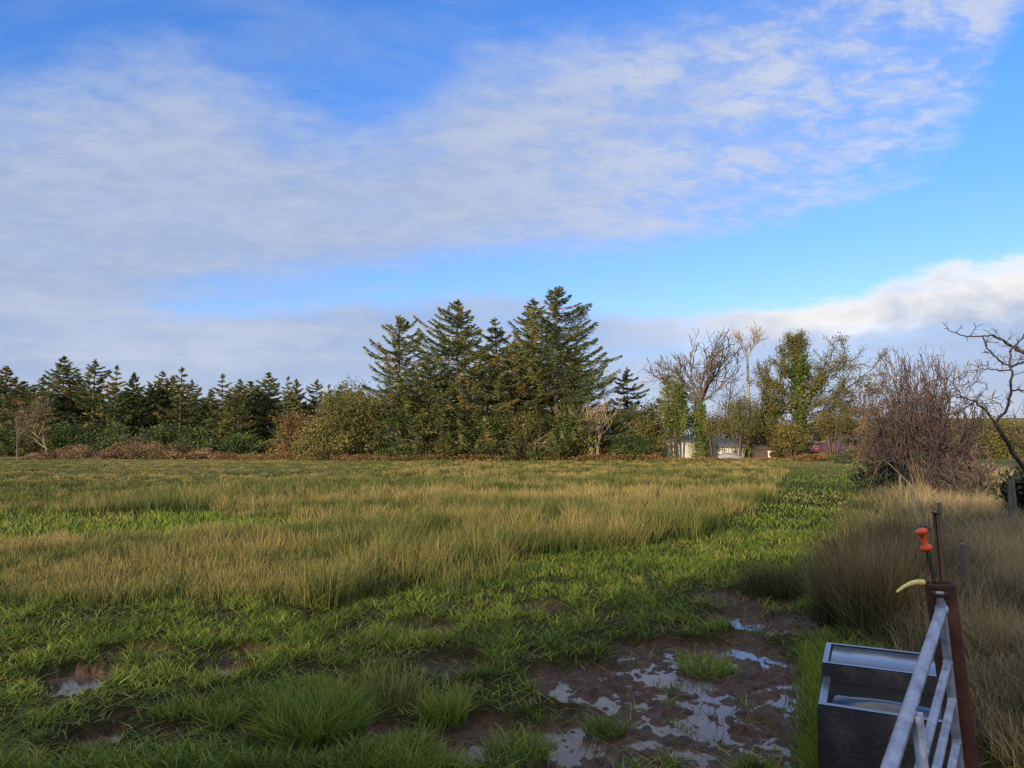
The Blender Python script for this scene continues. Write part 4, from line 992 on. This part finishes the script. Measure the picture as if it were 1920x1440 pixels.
# orange reel insulator on its wire stalk in the post mouth
tp_ = at(1757, 1085, 2.66); ip = at(1738, 1030, 2.66)
root = empty('insulator', tp_, 'orange reel shaped fence insulator on a twisted wire above the rusty post', 'insulator')
mb = MB(); c0 = ip-tp_
prof = [(.000, .010), (.022, .012), (.025, .006), (.025, 0), (.014, -.004)]
z = np.array([-.004, 0, .010, .014, .020, .035, .050, .056, .060, .070, .074]); r_ = np.array([.012, .021, .021, .015, .011, .010, .011, .015, .021, .021, .010])
mb.tube([c0+np.array([-.002*i, 0, zz]) for i, zz in enumerate(z)], r_, 20); mb.build('reel', M['orange'], root, smooth=True)
for k in range(3):
    mb = MB(); t = np.linspace(0, 1, 16); mb.tube([c0*s_+np.array([.006*math.cos(s_*9+k*2.1), .006*math.sin(s_*9+k*2.1), -.05*(1-s_)]) for s_ in t], .0022, 6); mb.build('wire', M['wire'], root)
mb = MB(); mb.tube([c0+np.array([.02, 0, .068]), c0+np.array([.0, .01, .085]), c0+np.array([-.02, .0, .082])], .0025, 6); mb.build('wire_tie', M['wire'], root)
# yellow handle
a = at(1731, 1092, 2.60); b = at(1681, 1110, 2.56)
root = empty('yellow_spout', a, 'curved yellow plastic fence handle sticking out left from the rusty post', 'fence handle')
mid = (a+b)/2+np.array([0, 0, .012])
mb = MB(); mb.tube([o3, (mid-a)*.5+[0, 0, .003], mid-a, (mid+b)/2-a+[0, 0, .003], b-a], [.0105, .0095, .0075, .0055, .0035], 14); mb.build('handle', M['yellow'], root, smooth=True)
mb = MB(); mb.tube([np.array([.0, 0, 0]), np.array([.006, 0.003, -.001])], .0118, 12); mb.build('cap', M['wire'], root)
tt_ = np.linspace(0, 1, 40)
mb = MB(); mb.tube(np.stack([.006+.026*tt_, .003+.014*tt_+.004*np.cos(tt_*38), -.002+.004*np.sin(tt_*38)], 1), .0014, 5, caps=False); mb.build('spring', M['wire'], root)
# second rusty stake behind
p0 = at(1768, 1085, 3.3); p1 = at(1753, 962, 3.3)
root = empty('rusty_stake', (p0[0], p0[1], 0), 'thin rusty angle iron stake behind the orange insulator', 'stake')
mb = MB(); bs = np.array([p0[0]+.03, p0[1], 0.])-np.array([p0[0], p0[1], 0]); tp2 = p1-np.array([p0[0], p0[1], 0])
for (sx, sy) in ((.020, .004), (.004, .020)):
    V = []
    for P_ in (bs, tp2):
        for q in ((0, 0), (sx, 0), (sx, sy), (0, sy)): V.append(P_+np.array([q[0], q[1], 0]))
    mb.add(V, [[0, 1, 5, 4], [1, 2, 6, 5], [2, 3, 7, 6], [3, 0, 4, 7], [4, 5, 6, 7]])
mb.build('angle_iron', mat('dull_rust', [(0, (.045, .03, .018)), (1, (.15, .08, .04))], .9, noise=(12, 1.4)), root)
mb = MB(); mb.box(tp2+[.01, .01, 0], (.032, .03, .005)); mb.build('cap', M['rust'], root)

# ------------------------------------------------------------------ unseen hedge and trees added behind the viewpoint to shade the near ground
rg = np.random.default_rng(700)
def shade_hedge(x0, x1, y, hfun, n, label):
    mb = MB(); x = rg.uniform(x0, x1, n); h = hfun(x)*(1-.22*fbm(x, x*0, 1.4, 71)); z = h*rg.random(n)**.8
    P = np.stack([x, y+rg.normal(0, .7, n), z], 1); leaves(mb, P, .34*rg.uniform(.6, 1.3, n), rg, rg.random(n), aspect=.8)
    root = empty('hedge', ((x0+x1)/2, y, 0), label, 'hedge'); P0 = np.array([(x0+x1)/2, y, 0])
    for V in mb.V: V -= P0
    mb.build('foliage', M['green_leaf'], root)
    st = [[xx-P0[0], 0, 0, xx-P0[0]+rg.normal(0, .3), rg.normal(0, .3), float(hfun(np.array([xx]))[0])*.8, .07, .02] for xx in np.arange(x0, x1, .9)]
    a = MB(); segs_mesh(a, st, 5, .5); a.build('stems', M['bark'], root)
shade_hedge(-75, 10, -27, lambda x: np.interp(x, [-75, -42, -31, -20, 0, 10], [9.0, 9.0, 9.0, 9.0, 9, 9])*(.86+.2*fbm(x, x*0, 6, 72)), 36000, 'unseen tall tree hedge added behind the viewpoint to shade the near ground')

shade_hedge(-27, 6, -29, lambda x: np.interp(x, [-27, -24, -20, -10, 0, 6], [9.0, 10.6, 14.8, 15.8, 14.5, 13]), 60000, 'unseen stand of tall trees added behind the viewpoint to shade the right side')

# ------------------------------------------------------------------ sun and sky
EL = R(13.0); sd = np.array([-.56, -.83, 0]); sd = sd/np.linalg.norm(sd)
sv = Vector((sd[0]*math.cos(EL), sd[1]*math.cos(EL), math.sin(EL)))
sun = bpy.data.lights.new('sun', 'SUN'); sun.energy = 3.6; sun.angle = R(.55); sun.color = (1, .80, .55)
so = bpy.data.objects.new('sun', sun); COL.objects.link(so); so.rotation_euler = sv.to_track_quat('Z', 'Y').to_euler()

w = bpy.data.worlds.new('World'); SC.world = w; w.use_nodes = True
nt = w.node_tree; N = nt.nodes; Lk = nt.links; N.clear()
def node(t, **k):
    n = N.new(t)
    for a_, b_ in k.items(): setattr(n, a_, b_)
    return n
def inp(s, v):
    if hasattr(v, 'is_output') or isinstance(v, bpy.types.NodeSocket): Lk.new(v, s)
    else: s.default_value = v
def mth(op, a, b=0.0, c=None, clamp=False):
    n = node('ShaderNodeMath', operation=op, use_clamp=clamp); inp(n.inputs[0], a); inp(n.inputs[1], b)
    if c is not None: inp(n.inputs[2], c)
    return n.outputs[0]
def sstep(a, b, x):
    n = node('ShaderNodeMapRange', interpolation_type='SMOOTHSTEP'); inp(n.inputs[0], x); inp(n.inputs[1], a); inp(n.inputs[2], b); return n.outputs[0]
def mixc(f, a, b):
    n = node('ShaderNodeMix', data_type='RGBA'); inp(n.inputs[0], f); inp(n.inputs[6], a); inp(n.inputs[7], b); return n.outputs[2]
sky = node('ShaderNodeTexSky', sky_type='NISHITA'); sky.sun_disc = False; sky.sun_elevation = EL
sky.sun_rotation = math.atan2(sd[0], sd[1]); sky.air_density = 1.0; sky.dust_density = .3; sky.ozone_density = 3.0; sky.altitude = 0
tc = node('ShaderNodeTexCoord'); D = tc.outputs['Generated']
sx = node('ShaderNodeSeparateXYZ'); Lk.new(D, sx.inputs[0]); dx, dy, dz = sx.outputs
az = mth('ARCTAN2', dx, dy); el = mth('ARCSINE', dz)
uu = mth('MULTIPLY_ADD', az, 1/1.8, .5)       # azimuth window for the curves
def azel(px, py):
    r = ray(px, py); r = r/np.linalg.norm(r); return math.atan2(r[0], r[1]), math.asin(r[2])
def curve(pts):
    n = node('ShaderNodeFloatCurve'); c = n.mapping.curves[0]; P = [azel(*p) for p in pts]
    P = [(a/1.8+.5, e/1.0) for a, e in P]; P.sort()
    while len(c.points) < len(P): c.points.new(.5, .5)
    for q, (a_, e_) in zip(c.points, P): q.location = (a_, e_); q.handle_type = 'AUTO'
    n.mapping.update(); Lk.new(uu, n.inputs['Value']); return n.outputs[0]
# cloud layers are sampled where the view direction meets a flat layer overhead
zz = mth('ADD', mth('MAXIMUM', dz, 0.0), .16)
pv = node('ShaderNodeCombineXYZ'); inp(pv.inputs[0], mth('DIVIDE', dx, zz)); inp(pv.inputs[1], mth('DIVIDE', dy, zz)); inp(pv.inputs[2], 0.0)
def noise(scale, det=6, rough=.55, rot=0, sc=(1, 1, 1), dist=0.0, off=(0, 0, 0), src=None):
    mp = node('ShaderNodeMapping'); mp.inputs['Rotation'].default_value = (0, 0, rot) if src is None else (0, rot, 0); mp.inputs['Scale'].default_value = sc; mp.inputs['Location'].default_value = off
    Lk.new(src or pv.outputs[0], mp.inputs[0])
    n = node('ShaderNodeTexNoise'); n.inputs['Scale'].default_value = scale; n.inputs['Detail'].default_value = det; n.inputs['Roughness'].default_value = rough; n.inputs['Distortion'].default_value = dist
    Lk.new(mp.outputs[0], n.inputs['Vector']); return n.outputs['Fac']
nb = noise(1.5, 7, .58, .5, (1, 1.3, 1))                      # big billows
nf = noise(12.0, 5, .66, -.7, (1, 1.5, 1), .3)                  # ripples
nm = noise(4.0, 6, .6, -.7, (1, 1.4, 1), .3)                   # middle sized mottling
nw = noise(2.2, 6, .6, -.5, (.6, 1.8, 1), .5)                  # wisps
nd = noise(7.0, 7, .58, 0, (1, 1, 2.0), .2, (0, 0, 0), D)      # heaped cloud low down
ns = noise(3.0, 6, .6, .12, (1, 1, 7.0), .3, (2, 0, 0), D)     # flat streaks low down
top = curve([(-300, 150), (0, 128), (150, 115), (330, 88), (470, 115), (600, 150), (700, 150), (800, 120), (900, 75), (1000, 65), (1130, 30), (1250, -20), (1500, -160), (1920, -300), (2200, -350)])
bot = curve([(-300, 640), (0, 640), (170, 600), (290, 555), (430, 543), (600, 530), (850, 492), (1150, 470), (1450, 410), (1650, 330), (1790, 235), (1860, 130), (1920, -10), (2200, -300)])
low = curve([(-300, 545), (0, 550), (200, 565), (330, 590), (420, 592), (650, 560), (900, 552), (1100, 568), (1260, 600), (1400, 580), (1480, 562), (1600, 568), (1680, 556), (1740, 524), (1810, 500), (1920, 478), (2200, 440)])
e_ = el
c0 = lambda n_, a_: mth('MULTIPLY_ADD', n_, a_, -a_/2)
wig = mth('ADD', mth('ADD', c0(nb, .17), c0(nm, .12)), c0(nf, .05))
mt = sstep(-.035, .13, mth('ADD', mth('SUBTRACT', top, e_), wig))
# under edge: soft, with long streaks
mbt = sstep(-.030, .050, mth('ADD', mth('SUBTRACT', e_, bot), mth('ADD', mth('MULTIPLY', wig, .35), c0(ns, .10))))
rip = sstep(.40, .60, mth('MULTIPLY_ADD', nf, .55, mth('MULTIPLY', nm, .45)))
thin = sstep(-.15, .62, az)                   # the band thins out to ripples towards the right
body = mth('SUBTRACT', 1.0, mth('MULTIPLY', thin, mth('SUBTRACT', .72, mth('MULTIPLY', rip, .66))))
body = mth('MULTIPLY', body, mth('MULTIPLY_ADD', sstep(.30, .60, nb), .18, .82))
band = mth('MULTIPLY', mth('MULTIPLY', mt, mbt), body)
veil = mth('MULTIPLY', sstep(.42, .66, nw), mth('MULTIPLY_ADD', sstep(.35, .1, az), .22, .05))       # faint veil in the blue
band = mth('MAXIMUM', band, veil)
lowm = sstep(-.010, .020, mth('ADD', mth('SUBTRACT', low, e_), mth('ADD', mth('MULTIPLY', c0(nd, .09), mth('MULTIPLY_ADD', sstep(.3, .5, az), .6, 1.0)), c0(ns, .035))))
lowd = mth('MULTIPLY_ADD', sstep(.34, .58, ns), .27, .70)
lowm = mth('MULTIPLY', lowm, mth('MAXIMUM', lowd, sstep(.1, .75, az)))
hs = node('ShaderNodeHueSaturation'); hs.inputs['Saturation'].default_value = 1.12; Lk.new(sky.outputs[0], hs.inputs['Color'])
tint = node('ShaderNodeMix', data_type='RGBA', blend_type='MULTIPLY'); tint.inputs[0].default_value = 1; Lk.new(hs.outputs[0], tint.inputs[6])
Lk.new(mixc(sstep(.02, .5, el), (.86, .70, .84, 1), (.68, .84, 1.18, 1)), tint.inputs[7])
S_ = 1/(.15*1.79)
def cc(r_, g_, b_): return (r_*S_, g_*S_, b_*S_, 1)
lum = sstep(.36, .64, mth('ADD', mth('MULTIPLY', nm, .38), mth('ADD', mth('MULTIPLY', nb, .30), mth('MULTIPLY', nf, .32))))
lum = mth('MULTIPLY_ADD', mth('SUBTRACT', lum, .5), mth('MULTIPLY_ADD', thin, .6, .45), .5)
lum = mth('ADD', lum, mth('MULTIPLY', mth('SUBTRACT', thin, .40), .5), clamp=True)
lum = mth('MULTIPLY', lum, mth('MULTIPLY_ADD', sstep(.08, .34, el), .65, .35))
bandc = mixc(lum, cc(.385, .475, .665), cc(.635, .685, .815))
c1 = mixc(mth('MULTIPLY', band, .95), tint.outputs[2], bandc)
edge = mth('SUBTRACT', low, e_)
cream = mth('MULTIPLY', sstep(.085, .0, mth('ADD', edge, c0(nd, .26))), sstep(.05, .50, az))
lowc = mixc(sstep(.32, .68, mth('MULTIPLY_ADD', ns, .6, mth('MULTIPLY', nd, .4))), cc(.32, .43, .65), cc(.57, .64, .795))
lowc = mixc(mth('MULTIPLY', sstep(.2, .75, az), .45), lowc, cc(.40, .46, .62))
lowc = mixc(cream, lowc, cc(1.02, .97, .92))
c2 = mixc(lowm, c1, lowc)
# bright cloud added out of view, overhead and behind, to fill the shade
over = mth('MULTIPLY', mth('MAXIMUM', sstep(.66, .95, el), sstep(.1, -.5, dy)), mth('MULTIPLY_ADD', sstep(.3, .7, nb), .4, .55))
c2 = mixc(over, c2, cc(1.15, 1.15, 1.25))
bg = node('ShaderNodeBackground'); bg.inputs['Strength'].default_value = .15; Lk.new(c2, bg.inputs['Color'])
wo = node('ShaderNodeOutputWorld'); Lk.new(bg.outputs[0], wo.inputs['Surface'])
